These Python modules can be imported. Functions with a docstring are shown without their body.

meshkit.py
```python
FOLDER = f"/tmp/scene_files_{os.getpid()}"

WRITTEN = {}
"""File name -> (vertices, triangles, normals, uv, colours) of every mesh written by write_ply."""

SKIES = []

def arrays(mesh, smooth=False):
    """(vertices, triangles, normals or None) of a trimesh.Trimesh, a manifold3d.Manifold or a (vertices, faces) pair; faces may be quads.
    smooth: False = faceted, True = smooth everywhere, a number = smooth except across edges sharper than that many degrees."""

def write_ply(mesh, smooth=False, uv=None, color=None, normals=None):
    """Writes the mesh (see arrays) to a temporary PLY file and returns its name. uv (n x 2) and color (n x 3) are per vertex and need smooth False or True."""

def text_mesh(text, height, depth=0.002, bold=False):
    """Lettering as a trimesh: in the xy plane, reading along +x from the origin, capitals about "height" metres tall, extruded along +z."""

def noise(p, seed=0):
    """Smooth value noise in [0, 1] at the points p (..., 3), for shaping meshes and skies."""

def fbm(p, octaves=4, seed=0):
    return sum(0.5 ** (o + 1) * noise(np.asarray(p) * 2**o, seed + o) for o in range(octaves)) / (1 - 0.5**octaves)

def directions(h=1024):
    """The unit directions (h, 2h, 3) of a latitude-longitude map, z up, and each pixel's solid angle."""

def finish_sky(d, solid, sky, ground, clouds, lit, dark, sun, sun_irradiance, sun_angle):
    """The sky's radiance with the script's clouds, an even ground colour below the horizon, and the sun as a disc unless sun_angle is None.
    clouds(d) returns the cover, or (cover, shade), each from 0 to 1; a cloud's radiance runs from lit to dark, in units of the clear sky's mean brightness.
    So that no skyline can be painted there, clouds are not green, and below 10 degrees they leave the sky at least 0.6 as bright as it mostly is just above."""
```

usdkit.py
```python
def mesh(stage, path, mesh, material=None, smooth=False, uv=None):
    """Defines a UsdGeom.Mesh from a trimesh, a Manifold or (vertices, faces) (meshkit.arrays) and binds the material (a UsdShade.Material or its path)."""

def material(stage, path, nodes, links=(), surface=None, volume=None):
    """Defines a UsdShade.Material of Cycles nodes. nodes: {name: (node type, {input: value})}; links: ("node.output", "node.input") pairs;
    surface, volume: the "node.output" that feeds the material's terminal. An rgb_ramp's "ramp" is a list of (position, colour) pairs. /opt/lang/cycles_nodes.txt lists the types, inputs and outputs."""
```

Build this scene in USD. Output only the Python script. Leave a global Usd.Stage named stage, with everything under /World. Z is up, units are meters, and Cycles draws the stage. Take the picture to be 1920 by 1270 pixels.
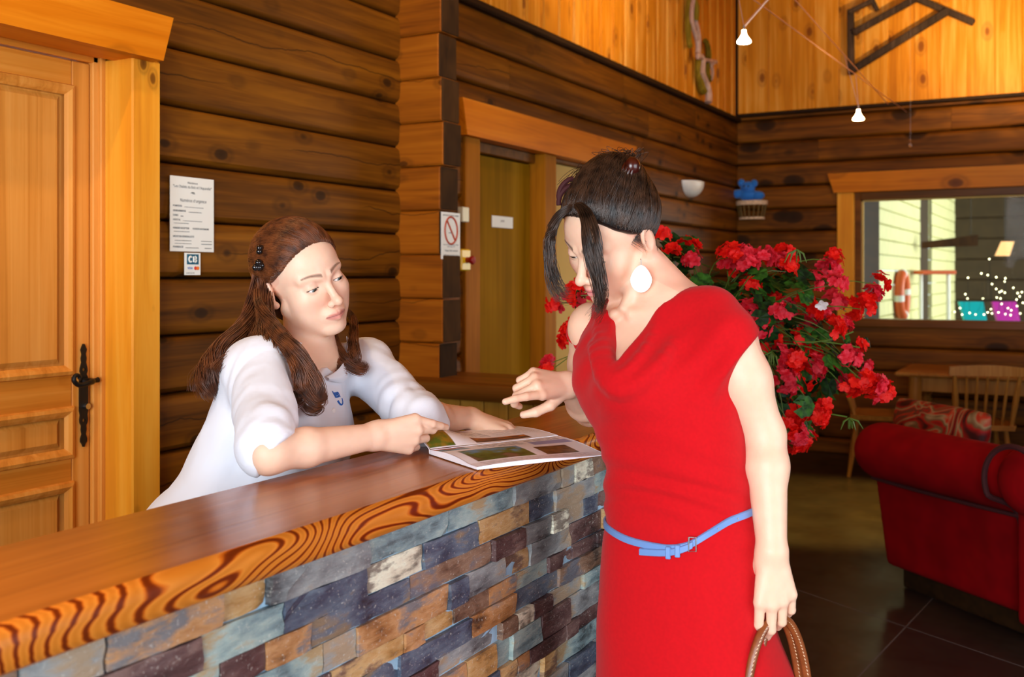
import math, numpy as np, trimesh, manifold3d, usdkit, meshkit
from pxr import Usd, UsdGeom, UsdLux, UsdShade, Gf, Sdf, Vt

stage = Usd.Stage.CreateInMemory()
UsdGeom.SetStageUpAxis(stage, "Z"); UsdGeom.SetStageMetersPerUnit(stage, 1.0)
UsdGeom.Xform.Define(stage, "/World"); UsdGeom.Scope.Define(stage, "/World/Looks")

# ------------------------------------------------------------------ camera
# the room: +X runs along the log wall behind the counter, +Y is into that wall, +Z is up; the floor is z = 0
F, TH, EYE = 1933.0, math.radians(29.1), 1.43
CT, ST = math.cos(TH), math.sin(TH)
FWD, RIGHT, UP = np.array([CT, ST, 0]), np.array([ST, -CT, 0]), np.array([0, 0, 1.0])
cam = UsdGeom.Camera.Define(stage, "/World/camera")
cam.AddTransformOp().Set(Gf.Matrix4d(*map(float, [*RIGHT, 0, *UP, 0, *(-FWD), 0, 0, 0, EYE, 1])))
cam.CreateHorizontalApertureAttr(36.0); cam.CreateFocalLengthAttr(36.0 * F / 1920)
cam.CreateVerticalApertureOffsetAttr(-(635 - 516) / 1920 * 36.0)
cam.CreateFStopAttr(5.0); cam.CreateFocusDistanceAttr(2.12)
cam.CreateExposureAttr(0.62)

# ------------------------------------------------------------------ sky, daylight through the windows behind and beside the camera
def light_matrix(pos, aim, up=(0, 0, 1)):
    z = np.array(pos, float) - np.array(aim, float); z /= np.linalg.norm(z)
    x = np.cross(up, z); x /= np.linalg.norm(x); y = np.cross(z, x)
    return Gf.Matrix4d(*map(float, [*x, 0, *y, 0, *z, 0, *pos, 1]))
def rect_light(name, pos, aim, w, h, color, power):
    l = UsdLux.RectLight.Define(stage, "/World/" + name)
    l.AddTransformOp().Set(light_matrix(pos, aim)); l.CreateWidthAttr(w); l.CreateHeightAttr(h)
    l.CreateColorAttr(Gf.Vec3f(*color)); l.CreateIntensityAttr(power); return l
def spot_light(name, pos, aim, color, power, radius=0.02, cone=60, soft=0.5):
    l = UsdLux.SphereLight.Define(stage, "/World/" + name)
    l.AddTransformOp().Set(light_matrix(pos, aim, (0, 1, 0))); l.CreateRadiusAttr(radius)
    l.CreateColorAttr(Gf.Vec3f(*color)); l.CreateIntensityAttr(power)
    s = UsdLux.ShapingAPI.Apply(l.GetPrim()); s.CreateShapingConeAngleAttr(cone); s.CreateShapingConeSoftnessAttr(soft); return l
dome = UsdLux.DomeLight.Define(stage, "/World/sky"); dome.CreateColorAttr(Gf.Vec3f(0.72, 0.86, 1.0)); dome.CreateIntensityAttr(0.5)
DAY, WARM = (0.94, 0.97, 1.0), (1.0, 0.66, 0.30)
rect_light("daylight_entrance", (-2.75, -0.2, 1.6), (0, -0.2, 1.45), 2.8, 2.4, DAY, 7.6)
rect_light("daylight_side_window", (1.2, -3.75, 1.6), (1.2, 0, 1.4), 3.4, 2.2, DAY, 2.3)
rect_light("daylight_pool_window", (15.4, -3.9, 2.2), (15.4, 0, 1.6), 6.6, 2.6, (1.0, 0.99, 0.86), 7.5)
CEILING_LAMPS = [((0.12, 1.25, 2.9), (0.22, 1.04, 1.08), 2600), ((1.2, 1.9, 3.2), (1.25, 2.62, 1.7), 900), ((5.6, 1.5, 2.9), (5.6, 2.7, 3.7), 1000), ((7.2, 0.6, 2.9), (8.8, 0.4, 3.9), 2000), ((7.2, -0.6, 2.9), (8.8, -0.6, 3.7), 1500), ((3.6, 1.6, 3.0), (3.9, 2.7, 1.6), 300), ((2.6, 1.7, 3.0), (2.9, 2.6, 1.7), 240), ((6.8, 1.1, 3.3), (7.6, 2.4, 1.7), 500)]
for lamp_k, (lamp_p, lamp_a, lamp_w) in enumerate(CEILING_LAMPS):
    spot_light("ceiling_lamp_light_%03d" % lamp_k, lamp_p, lamp_a, WARM, lamp_w, 0.03, 62 if lamp_k else 24, 0.8)

# ------------------------------------------------------------------ helpers
def at(px, py, z):
    "the room point that stands z metres in front of the lens plane, seen at this pixel of the 1920 x 1270 photograph"
    return np.array([0, 0, EYE]) + z * (FWD + (px - 960) / F * RIGHT + (516 - py) / F * UP)
def on_y(px, py, y):
    c = (px - 960) / F; return at(px, py, y / (ST - c * CT))
def on_x(px, py, x):
    c = (px - 960) / F; return at(px, py, x / (CT + c * ST))
def on_z(px, py, h):
    return at(px, py, (EYE - h) * F / (py - 516))

USED, BASE = {}, {}
def fresh(parent, name):
    k = (parent, name); n = USED.get(k, 0); USED[k] = n + 1
    return f"{parent}/{name}" + (f"_{n:03d}" if n else "")
def tag(prim, label=None, cat=None, group=None, kind=None):
    for key, v in (("label", label), ("category", cat), ("group", group), ("kind", kind)):
        if v: prim.SetCustomDataByKey(key, v)
    return prim
def thing(name, label=None, cat=None, loc=(0, 0, 0), group=None, kind=None, rot=0):
    path = fresh("/World", name); x = UsdGeom.Xform.Define(stage, path)
    x.AddTranslateOp().Set(Gf.Vec3d(*map(float, loc)))
    if rot: x.AddRotateZOp().Set(float(rot))
    BASE[path] = np.zeros(3) if rot else np.array(loc, float)
    tag(x.GetPrim(), label, cat, group, kind); return path
def obj(name, mesh, mat, parent="/World", smooth=30, label=None, cat=None, group=None, kind=None, color=None, local=False):
    path = fresh(parent, name)
    v, f, n = meshkit.arrays(mesh, True if color is not None else smooth)
    base = np.zeros(3) if local else BASE.get(parent, np.zeros(3)); BASE[path] = base
    m = usdkit.mesh(stage, path, (v - base, f), None, False)
    if n is not None:
        m.CreateNormalsAttr(Vt.Vec3fArray.FromNumpy(n.astype(np.float32))); m.SetNormalsInterpolation("vertex")
    if color is not None:
        UsdGeom.PrimvarsAPI(m).CreatePrimvar("tint", Sdf.ValueTypeNames.Color3fArray, "vertex").Set(Vt.Vec3fArray.FromNumpy(np.asarray(color, np.float32)))
    UsdShade.MaterialBindingAPI.Apply(m.GetPrim()).Bind(UsdShade.Material.Get(stage, "/World/Looks/" + mat))
    tag(m.GetPrim(), label, cat, group, kind); return path
def copy_of(src, name, label, cat, loc, rot=0, group=None):
    path = fresh("/World", name); x = UsdGeom.Xform.Define(stage, path)
    x.GetPrim().GetReferences().AddInternalReference(src); x.ClearXformOpOrder()
    x.MakeMatrixXform().Set(Gf.Matrix4d().SetRotate(Gf.Rotation(Gf.Vec3d(0, 0, 1), rot)) * Gf.Matrix4d().SetTranslate(Gf.Vec3d(*map(float, loc))))
    x.GetPrim().SetInstanceable(True); tag(x.GetPrim(), label, cat, group); return path

def lin(r, g, b):
    return tuple((c / 255 / 12.92 if c / 255 < 0.04045 else ((c / 255 + 0.055) / 1.055) ** 2.4) for c in (r, g, b))
def hull(points):
    m = manifold3d.Manifold.hull_points(np.asarray(points, np.float64)).to_mesh()
    return trimesh.Trimesh(m.vert_properties[:, :3], m.tri_verts, process=False)
def box(x0, x1, y0, y1, z0, z1, b=0.004):
    p = []
    lo, hi = np.array([x0, y0, z0], float), np.array([x1, y1, z1], float)
    b = min(b, 0.45 * (hi - lo).min())
    for s in np.ndindex(2, 2, 2):
        c = np.where(s, hi, lo); d = np.where(s, -1, 1) * b
        for k in range(3):
            q = c + d; q[k] = c[k]; p.append(q)
    return hull(p)
def rbox(center, size, axes=None, b=0.004):
    s = np.array(size) / 2; m = box(-s[0], s[0], -s[1], s[1], -s[2], s[2], b)
    v = m.vertices @ (np.eye(3) if axes is None else np.asarray(axes)) + np.asarray(center)
    return trimesh.Trimesh(v, m.faces, process=False)
def join(*ms):
    ms = [x for m in ms for x in (m if isinstance(m, list) else [m])]
    return trimesh.util.concatenate(ms)
def prism(poly, a, b, axis):
    "a 2-D outline pushed from a to b along an axis; the outline's two coordinates are the other two axes in order"
    poly = np.asarray(poly, float); n = len(poly)
    import shapely.geometry as sg
    m = trimesh.creation.extrude_polygon(sg.Polygon(poly), 1.0, engine="earcut")
    v = np.array(m.vertices); t = a + v[:, 2] * (b - a)
    out = {"x": (t, v[:, 0], v[:, 1]), "y": (v[:, 0], t, v[:, 1]), "z": (v[:, 0], v[:, 1], t)}[axis]
    m = trimesh.Trimesh(np.stack(out, 1), m.faces, process=False)
    if m.volume < 0: m.invert()
    return m
def tube(points, radii, sides=8, cap=True, flat=None):
    p = np.asarray(points, float); n = len(p); r = np.broadcast_to(radii, (n,)).astype(float)
    t = np.gradient(p, axis=0); t /= np.linalg.norm(t, axis=1, keepdims=True) + 1e-12
    a = np.zeros_like(p); ref = np.array([0, 0, 1.0]) if abs(t[0, 2]) < 0.9 else np.array([1.0, 0, 0])
    for i in range(n):
        ref = ref - t[i] * (ref @ t[i]); ref /= np.linalg.norm(ref) + 1e-12; a[i] = ref
    b = np.cross(t, a); ang = np.arange(sides) * 2 * np.pi / sides
    fl = 1.0 if flat is None else flat
    v = (p[:, None] + r[:, None, None] * (np.cos(ang)[None, :, None] * a[:, None] * fl + np.sin(ang)[None, :, None] * b[:, None])).reshape(-1, 3)
    i, j = np.meshgrid(np.arange(n - 1), np.arange(sides), indexing="ij")
    q = np.stack([i * sides + j, i * sides + (j + 1) % sides, (i + 1) * sides + (j + 1) % sides, (i + 1) * sides + j], -1).reshape(-1, 4)
    f = [q[:, [0, 1, 2]], q[:, [0, 2, 3]]]
    if cap:
        v = np.vstack([v, p[0], p[-1]]); k = np.arange(sides); k1 = (k + 1) % sides; e = (n - 1) * sides
        f += [np.stack([np.full(sides, n * sides), k1, k], 1), np.stack([np.full(sides, n * sides + 1), e + k, e + k1], 1)]
    m = trimesh.Trimesh(v, np.vstack(f), process=False)
    if m.volume < 0: m.invert()
    return m
def spline(points, n):
    from scipy.interpolate import CubicSpline
    p = np.asarray(points, float); s = np.r_[0, np.cumsum(np.linalg.norm(np.diff(p, axis=0), axis=1) ** 0.7)]
    return CubicSpline(s, p)(np.linspace(0, s[-1], n))
def lathe(profile, sides=24, center=(0, 0, 0)):
    p = np.asarray(profile, float); n = len(p); ang = np.arange(sides) * 2 * np.pi / sides
    v = np.stack([p[:, None, 0] * np.cos(ang), p[:, None, 0] * np.sin(ang), np.broadcast_to(p[:, None, 1], (n, sides))], -1).reshape(-1, 3) + np.asarray(center)
    i, j = np.meshgrid(np.arange(n - 1), np.arange(sides), indexing="ij")
    q = np.stack([i * sides + j, i * sides + (j + 1) % sides, (i + 1) * sides + (j + 1) % sides, (i + 1) * sides + j], -1).reshape(-1, 4)
    m = trimesh.Trimesh(v, np.vstack([q[:, [0, 1, 2]], q[:, [0, 2, 3]]]), process=True)
    m.update_faces(m.nondegenerate_faces()); m.fix_normals(); return m
def grid_mesh(P, closed_u=False):
    "P (n, m, 3): a sheet"
    n, m = P.shape[:2]; i, j = np.meshgrid(np.arange(n - (not closed_u)), np.arange(m - 1), indexing="ij")
    i1 = (i + 1) % n; q = np.stack([i * m + j, i1 * m + j, i1 * m + j + 1, i * m + j + 1], -1).reshape(-1, 4)
    return trimesh.Trimesh(P.reshape(-1, 3), np.vstack([q[:, [0, 1, 2]], q[:, [0, 2, 3]]]), process=False)
def thick(P, Q):
    "two sheets of the same grid (front P, back Q) closed to a solid"
    n, m = P.shape[:2]; A, B = grid_mesh(P), grid_mesh(Q); B.invert(); k = n * m
    ring = np.r_[np.arange(m), np.arange(1, n) * m + m - 1, (n - 1) * m + np.arange(m - 2, -1, -1), np.arange(n - 2, 0, -1) * m]; r1 = np.roll(ring, -1)
    s = np.vstack([np.stack([ring, ring + k, r1 + k], 1), np.stack([ring, r1 + k, r1], 1)])
    out = trimesh.Trimesh(np.vstack([A.vertices, B.vertices]), np.vstack([A.faces, B.faces + k, s]), process=False)
    return out
def turn(axis, deg):
    return trimesh.transformations.rotation_matrix(math.radians(deg), axis)[:3, :3]
# ------------------------------------------------------------------ materials
def look(name, nodes, links, surface="p.BSDF"):
    return usdkit.material(stage, "/World/Looks/" + name, nodes, links, surface)
def plain(name, color, rough=0.5, metal=0.0, spec=0.5, noise=0.0, scale=40.0, bump=0.0, sheen=0.0, coat=0.0):
    n = {"p": ("principled_bsdf", dict(base_color=color, roughness=rough, metallic=metal, specular_ior_level=spec, sheen_weight=sheen, coat_weight=coat))}; l = []
    if noise or bump:
        n["t"] = ("texture_coordinate", {}); n["n"] = ("noise_texture", dict(scale=scale, detail=4.0)); l += [("t.object", "n.vector")]
        if noise:
            d = tuple(c * (1 - noise) for c in color); e = tuple(min(1, c * (1 + noise * 0.6)) for c in color)
            n["r"] = ("rgb_ramp", {"ramp": [(0.3, d), (0.7, e)]}); l += [("n.fac", "r.fac"), ("r.color", "p.base_color")]
        if bump:
            n["b"] = ("bump", dict(strength=bump, distance=0.004)); l += [("n.fac", "b.height"), ("b.normal", "p.normal")]
    return look(name, n, l)
def wood(name, dark, mid, light, along="x", grain=(1.2, 26.0), knots=0.0, knot_scale=2.2, rough=0.5, spec=0.13, stain=0.4, knot_color=(0.02, 0.008, 0.002), crack=0.0, knot_size=0.07, coat=0.0):
    "planed or sawn softwood: streaks along one axis, broad tone changes, round dark knots; each piece is cut from another place of the tree"
    s = {"x": (grain[0], grain[1], grain[1]), "y": (grain[1], grain[0], grain[1]), "z": (grain[1], grain[1], grain[0])}[along]
    ks = {"x": (0.6, 1, 1), "y": (1, 0.6, 1), "z": (1, 1, 0.6)}[along]
    n = {"g": ("geometry", {}), "o": ("object_info", {}), "w": ("white_noise_texture", dict(dimensions="1D")), "sc": ("vector_math", dict(math_type="scale", scale=7.0)), "ad": ("vector_math", dict(math_type="add")),
         "m": ("mapping", dict(scale=s)), "n": ("noise_texture", dict(scale=1.0, detail=6.0, roughness=0.6, distortion=0.7)),
         "m2": ("mapping", dict(scale=tuple(0.12 * x if x == grain[1] else 1.0 for x in s))), "n2": ("noise_texture", dict(scale=1.0, detail=3.0)),
         "r": ("rgb_ramp", {"ramp": [(0.30, dark), (0.5, mid), (0.72, light)]}), "p": ("principled_bsdf", dict(roughness=rough, specular_ior_level=spec, coat_weight=coat, coat_roughness=0.15)),
         "mixf": ("math", dict(math_type="multiply_add", value2=stain)), "sub": ("math", dict(math_type="multiply_add", value2=1 - stain, value3=0.0)),
         "b": ("bump", dict(strength=0.25, distance=0.004))}
    l = [("o.random", "w.w"), ("w.color", "sc.vector1"), ("g.position", "ad.vector1"), ("sc.vector", "ad.vector2"), ("ad.vector", "m.vector"), ("m.vector", "n.vector"), ("ad.vector", "m2.vector"), ("m2.vector", "n2.vector"),
         ("n.fac", "sub.value1"), ("n2.fac", "mixf.value1"), ("sub.value", "mixf.value3"), ("mixf.value", "r.fac"), ("n.fac", "b.height"), ("b.normal", "p.normal")]
    last = "r.color"
    if knots:
        n.update({"km": ("mapping", dict(scale=ks)), "v": ("voronoi_texture", dict(scale=knot_scale, randomness=1.0)), "kn": ("noise_texture", dict(scale=9.0, detail=2.0)), "ka": ("math", dict(math_type="multiply_add", value2=0.10)),
                  "kr": ("rgb_ramp", {"ramp": [(0.0, (1, 1, 1)), (knot_size * 1.0, (0.85, 0.85, 0.85)), (knot_size * 1.35, (0.2, 0.2, 0.2)), (knot_size * 1.9, (0.35, 0.35, 0.35)), (knot_size * 2.6, (0, 0, 0))]}),
                  "kf": ("math", dict(math_type="multiply", value2=knots)), "kx": ("mix_color", dict(b=knot_color))})
        l += [("ad.vector", "km.vector"), ("km.vector", "v.vector"), ("ad.vector", "kn.vector"), ("kn.fac", "ka.value1"), ("v.distance", "ka.value3"), ("kr.color", "kf.value1"), ("kf.value", "kx.fac"), (last, "kx.a")]
        n["ks"] = ("math", dict(math_type="subtract", value2=0.05)); l += [("ka.value", "ks.value1"), ("ks.value", "kr.fac")]
        last = "kx.result"
    if crack:  # drying checks: a thin wandering dark line along the middle of each log
        n.update({"cs": ("separate_xyz", {}), "cz": ("math", dict(math_type="multiply_add", value2=1 / 0.1865, value3=-1.42 / 0.1865 + 100)), "cf": ("math", dict(math_type="fraction")),
                  "cm": ("mapping", dict(scale={"x": (1.6, 0.1, 0.1), "y": (0.1, 1.6, 0.1)}[along])), "cn": ("noise_texture", dict(scale=1.0, detail=5.0, roughness=0.55)), "cd": ("math", dict(math_type="subtract")), "cq": ("math", dict(math_type="absolute")),
                  "cl": ("map_range", dict(from_min=0.004, from_max=0.020, to_min=1.0, to_max=0.0, clamp=True)), "cb": ("noise_texture", dict(scale=0.9, detail=1.0)), "cr": ("rgb_ramp", {"ramp": [(0.45, (0, 0, 0)), (0.52, (1, 1, 1))]}),
                  "ce": ("math", dict(math_type="multiply")), "cg": ("math", dict(math_type="multiply", value2=crack)), "cx": ("mix_color", dict(b=(0.008, 0.004, 0.001)))})
        l += [("g.position", "cs.vector"), ("cs.z", "cz.value1"), ("cz.value", "cf.value1"), ("ad.vector", "cm.vector"), ("cm.vector", "cn.vector"), ("cf.value", "cd.value1"), ("cn.fac", "cd.value2"), ("cd.value", "cq.value1"), ("cq.value", "cl.value"),
              ("ad.vector", "cb.vector"), ("cb.fac", "cr.fac"), ("cl.result", "ce.value1"), ("cr.color", "ce.value2"), ("ce.value", "cg.value1"), ("cg.value", "cx.fac"), (last, "cx.a")]
        last = "cx.result"
    return look(name, n, l + [(last, "p.base_color")])
def tinted(name, rough=0.5, spec=0.5, sss=0.0, sheen=0.0, bump=0.0, scale=300.0, coat=0.0, sheen_tint=(1, 1, 1)):
    "colour read from the mesh's own tint (printed pages, skin with lips and brows)"
    n = {"a": ("attribute", dict(attribute="tint")), "p": ("principled_bsdf", dict(roughness=rough, specular_ior_level=spec, subsurface_weight=sss, subsurface_scale=0.006, subsurface_radius=(1.0, 0.35, 0.2), sheen_weight=sheen, coat_weight=coat))}
    l = [("a.color", "p.base_color")]
    if bump:
        n.update({"g": ("geometry", {}), "n": ("noise_texture", dict(scale=scale, detail=3.0)), "b": ("bump", dict(strength=bump, distance=0.001))}); l += [("g.position", "n.vector"), ("n.fac", "b.height"), ("b.normal", "p.normal")]
    return look(name, n, l)

LOG = (lin(50, 26, 4), lin(104, 60, 8), lin(142, 88, 14))
wood("log_wood_along", *LOG, along="x", knots=0.95, knot_scale=7.0, crack=0.7, rough=0.55, knot_size=0.11)
wood("log_wood_across", lin(58, 30, 4), lin(116, 66, 10), lin(152, 92, 18), along="y", knots=1.0, knot_scale=4.2, crack=0.6, rough=0.55, knot_size=0.19)
wood("log_end_wood", lin(38, 24, 12), lin(62, 40, 18), lin(82, 54, 24), along="z", grain=(6, 14), rough=0.8)
wood("corner_log_wood", lin(112, 56, 10), lin(158, 86, 14), lin(186, 110, 24), along="y", knots=0.8, knot_scale=7.0, knot_size=0.1, crack=0.5, rough=0.5)
wood("panel_wood", lin(178, 100, 14), lin(214, 138, 28), lin(244, 186, 90), along="z", knots=0.85, knot_scale=5.5, knot_color=lin(110, 50, 14), rough=0.45, knot_size=0.11)
wood("casing_wood", lin(206, 122, 30), lin(232, 154, 40), lin(244, 178, 66), along="z", grain=(0.8, 16), knots=0.9, knot_scale=6.5, knot_size=0.06, rough=0.35, stain=0.3, knot_color=lin(90, 40, 12))
wood("header_wood", lin(168, 86, 8), lin(206, 116, 12), lin(228, 144, 30), along="x", grain=(0.9, 20), knots=0.8, knot_scale=5.5, knot_size=0.10, rough=0.4, knot_color=lin(80, 36, 10))
wood("header_wood_across", lin(168, 88, 8), lin(206, 120, 14), lin(228, 148, 32), along="y", grain=(0.9, 20), knots=0.9, knot_scale=4.5, knot_size=0.13, rough=0.4, knot_color=lin(80, 36, 10))
wood("door_wood", lin(190, 114, 36), lin(220, 144, 58), lin(236, 168, 84), along="z", grain=(0.5, 30), rough=0.4, stain=0.25)
wood("door_wood_rail", lin(184, 104, 26), lin(210, 130, 42), lin(226, 152, 64), along="x", grain=(0.5, 30), rough=0.4, stain=0.25)
wood("olive_door_wood", lin(104, 74, 8), lin(138, 98, 12), lin(158, 116, 22), along="z", grain=(0.7, 18), rough=0.6, stain=0.5, spec=0.02)
wood("jamb_wood", lin(126, 74, 10), lin(160, 98, 16), lin(184, 118, 28), along="z", knots=0.6, rough=0.55, spec=0.06)
wood("lambris_wood", lin(128, 88, 26), lin(164, 118, 42), lin(184, 138, 58), along="z", grain=(0.8, 18), knots=0.7, knot_scale=3.0, rough=0.5)
wood("slab_wood", lin(76, 42, 10), lin(112, 66, 18), lin(140, 86, 28), along="y", grain=(1.0, 22), rough=0.35)
wood("dark_wood", lin(26, 16, 8), lin(42, 26, 12), lin(58, 36, 16), along="x", rough=0.6)
wood("chair_wood", lin(120, 76, 26), lin(160, 106, 42), lin(180, 126, 58), along="z", grain=(2, 30), rough=0.4)
wood("branch_wood", lin(150, 110, 90), lin(196, 160, 140), lin(220, 196, 180), along="z", grain=(3, 40), rough=0.7)
wood("mossy_wood", lin(60, 50, 10), lin(120, 100, 20), lin(170, 140, 40), along="z", grain=(4, 30), rough=0.8)
wood("sled_wood", lin(34, 26, 20), lin(62, 48, 36), lin(96, 76, 58), along="z", grain=(3, 40), rough=0.7)
wood("ceiling_wood", lin(150, 84, 24), lin(186, 112, 38), lin(206, 140, 60), along="x", rough=0.5)
# counter top: long oiled planks with a glossy finish; its front edge shows flame figure (contours of a stretched noise)
wood("countertop_wood", lin(124, 64, 18), lin(164, 94, 32), lin(188, 116, 50), along="x", grain=(0.9, 24), rough=0.24, spec=0.8, stain=0.35)
look("flame_wood", {"g": ("geometry", {}), "m": ("mapping", dict(scale=(2.3, 6.0, 11.0))), "n": ("noise_texture", dict(scale=1.0, detail=1.2, roughness=0.35, distortion=0.25)), "k": ("math", dict(math_type="multiply", value2=210.0)), "s": ("math", dict(math_type="sine")),
     "r": ("rgb_ramp", {"ramp": [(0.0, lin(196, 116, 34)), (0.5, lin(214, 132, 46)), (0.72, lin(196, 100, 22)), (0.9, lin(120, 44, 6)), (1.0, lin(104, 36, 4))]}), "h": ("math", dict(math_type="multiply_add", value2=0.5, value3=0.5)),
     "p": ("principled_bsdf", dict(roughness=0.3))}, [("g.position", "m.vector"), ("m.vector", "n.vector"), ("n.fac", "k.value1"), ("k.value", "s.value1"), ("s.value", "h.value1"), ("h.value", "r.fac"), ("r.color", "p.base_color")])
def slate(name, a, b, c, rough=0.45, scale=22.0, patch=(0.5, 0.5, 0.5)):
    look(name, {"g": ("geometry", {}), "m": ("mapping", dict(scale=(0.6, 0.6, 2.2))), "n": ("noise_texture", dict(scale=scale, detail=7.0, roughness=0.68, distortion=0.15)), "n2": ("noise_texture", dict(scale=scale * 8, detail=4.0, roughness=0.7)), "n3": ("noise_texture", dict(scale=scale * 0.35, detail=3.0)),
         "r": ("rgb_ramp", {"ramp": [(0.46, tuple(0.5 * q for q in a)), (0.56, b), (0.66, c), (0.74, patch)]}), "fl": ("rgb_ramp", {"ramp": [(0.0, (0, 0, 0)), (0.60, (0, 0, 0)), (0.68, (0.55, 0.55, 0.55))]}), "x": ("mix_color", dict(b=lin(206, 204, 196))),
         "ad": ("math", dict(math_type="multiply_add", value2=0.75)), "hf": ("math", dict(math_type="multiply", value2=0.5)), "b": ("bump", dict(strength=0.55, distance=0.008)), "p": ("principled_bsdf", dict(roughness=rough, specular_ior_level=0.7))},
         [("g.position", "m.vector"), ("m.vector", "n.vector"), ("g.position", "n2.vector"), ("g.position", "n3.vector"), ("n.fac", "hf.value1"), ("n3.fac", "ad.value1"), ("hf.value", "ad.value3"), ("ad.value", "r.fac"), ("n2.fac", "fl.fac"), ("fl.color", "x.fac"), ("r.color", "x.a"), ("x.result", "p.base_color"), ("n.fac", "b.height"), ("b.normal", "p.normal")])
slate("slate_plum", lin(41, 21, 24), lin(68, 41, 41), lin(90, 63, 62), patch=lin(124, 98, 92))
slate("slate_blue", lin(34, 41, 56), lin(58, 69, 89), lin(89, 102, 118), patch=lin(128, 109, 87))
slate("slate_grey", lin(81, 82, 87), lin(118, 122, 124), lin(146, 151, 151), patch=lin(163, 143, 118))
slate("slate_rust", lin(98, 63, 34), lin(151, 101, 54), lin(184, 136, 89), patch=lin(115, 113, 115))
slate("slate_teal", lin(73, 95, 101), lin(117, 141, 146), lin(156, 175, 170), patch=lin(170, 146, 108))
slate("slate_brown", lin(68, 47, 34), lin(107, 78, 59), lin(140, 111, 89), patch=lin(98, 101, 111))
slate("slate_ochre", lin(134, 95, 48), lin(175, 131, 74), lin(196, 161, 111), patch=lin(113, 86, 71))
slate("slate_pale", lin(168, 158, 139), lin(219, 209, 185), lin(235, 233, 209), patch=lin(134, 125, 112), scale=40)
plain("mortar", lin(146, 180, 204), 0.9, noise=0.25, scale=30, bump=0.4)
# polished dark concrete floor with pale scratches
look("floor_concrete", {"g": ("geometry", {}), "n": ("noise_texture", dict(scale=1.4, detail=6.0, roughness=0.6)), "r": ("rgb_ramp", {"ramp": [(0.3, lin(34, 26, 24)), (0.6, lin(54, 42, 36)), (0.75, lin(70, 56, 46))]}), "n2": ("noise_texture", dict(scale=3.0, detail=5.0)), "rr": ("map_range", dict(from_min=0.3, from_max=0.7, to_min=0.22, to_max=0.4)), "p": ("principled_bsdf", dict(specular_ior_level=0.4))},
     [("g.position", "n.vector"), ("n.fac", "r.fac"), ("r.color", "p.base_color"), ("g.position", "n2.vector"), ("n2.fac", "rr.value"), ("rr.result", "p.roughness")])
plain("floor_joint", lin(84, 76, 76), 0.7)
plain("white_paper", lin(236, 240, 236), 0.7)
plain("cream_paint", lin(206, 172, 96), 0.7, spec=0.2)
plain("cream_plastic", lin(232, 226, 190), 0.4)
plain("ink_grey", lin(96, 104, 108), 0.8)
plain("ink_dark", lin(40, 42, 46), 0.8)
plain("ink_teal", lin(10, 92, 120), 0.6)
plain("ink_blue", lin(24, 96, 186), 0.6)
plain("ink_orange", lin(240, 120, 20), 0.6)
plain("ink_red", lin(214, 50, 34), 0.6)
plain("sign_red", lin(176, 62, 24), 0.6)
plain("signal_yellow", lin(240, 200, 20), 0.35)
plain("button_red", lin(150, 10, 14), 0.3, coat=0.5)
plain("black_iron", lin(22, 22, 22), 0.45, metal=0.4, bump=0.3, scale=60)
plain("steel", lin(190, 188, 184), 0.3, metal=1.0)
plain("wire_copper", lin(220, 176, 150), 0.35, metal=0.7)
plain("sconce_glass", lin(238, 236, 226), 0.35)
plain("bear_blue", lin(12, 112, 206), 0.7, sheen=0.4, bump=0.4, scale=120)
plain("eye_black", lin(14, 14, 16), 0.2)
plain("wicker_pale", lin(226, 196, 160), 0.7, noise=0.3, scale=60)
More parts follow.
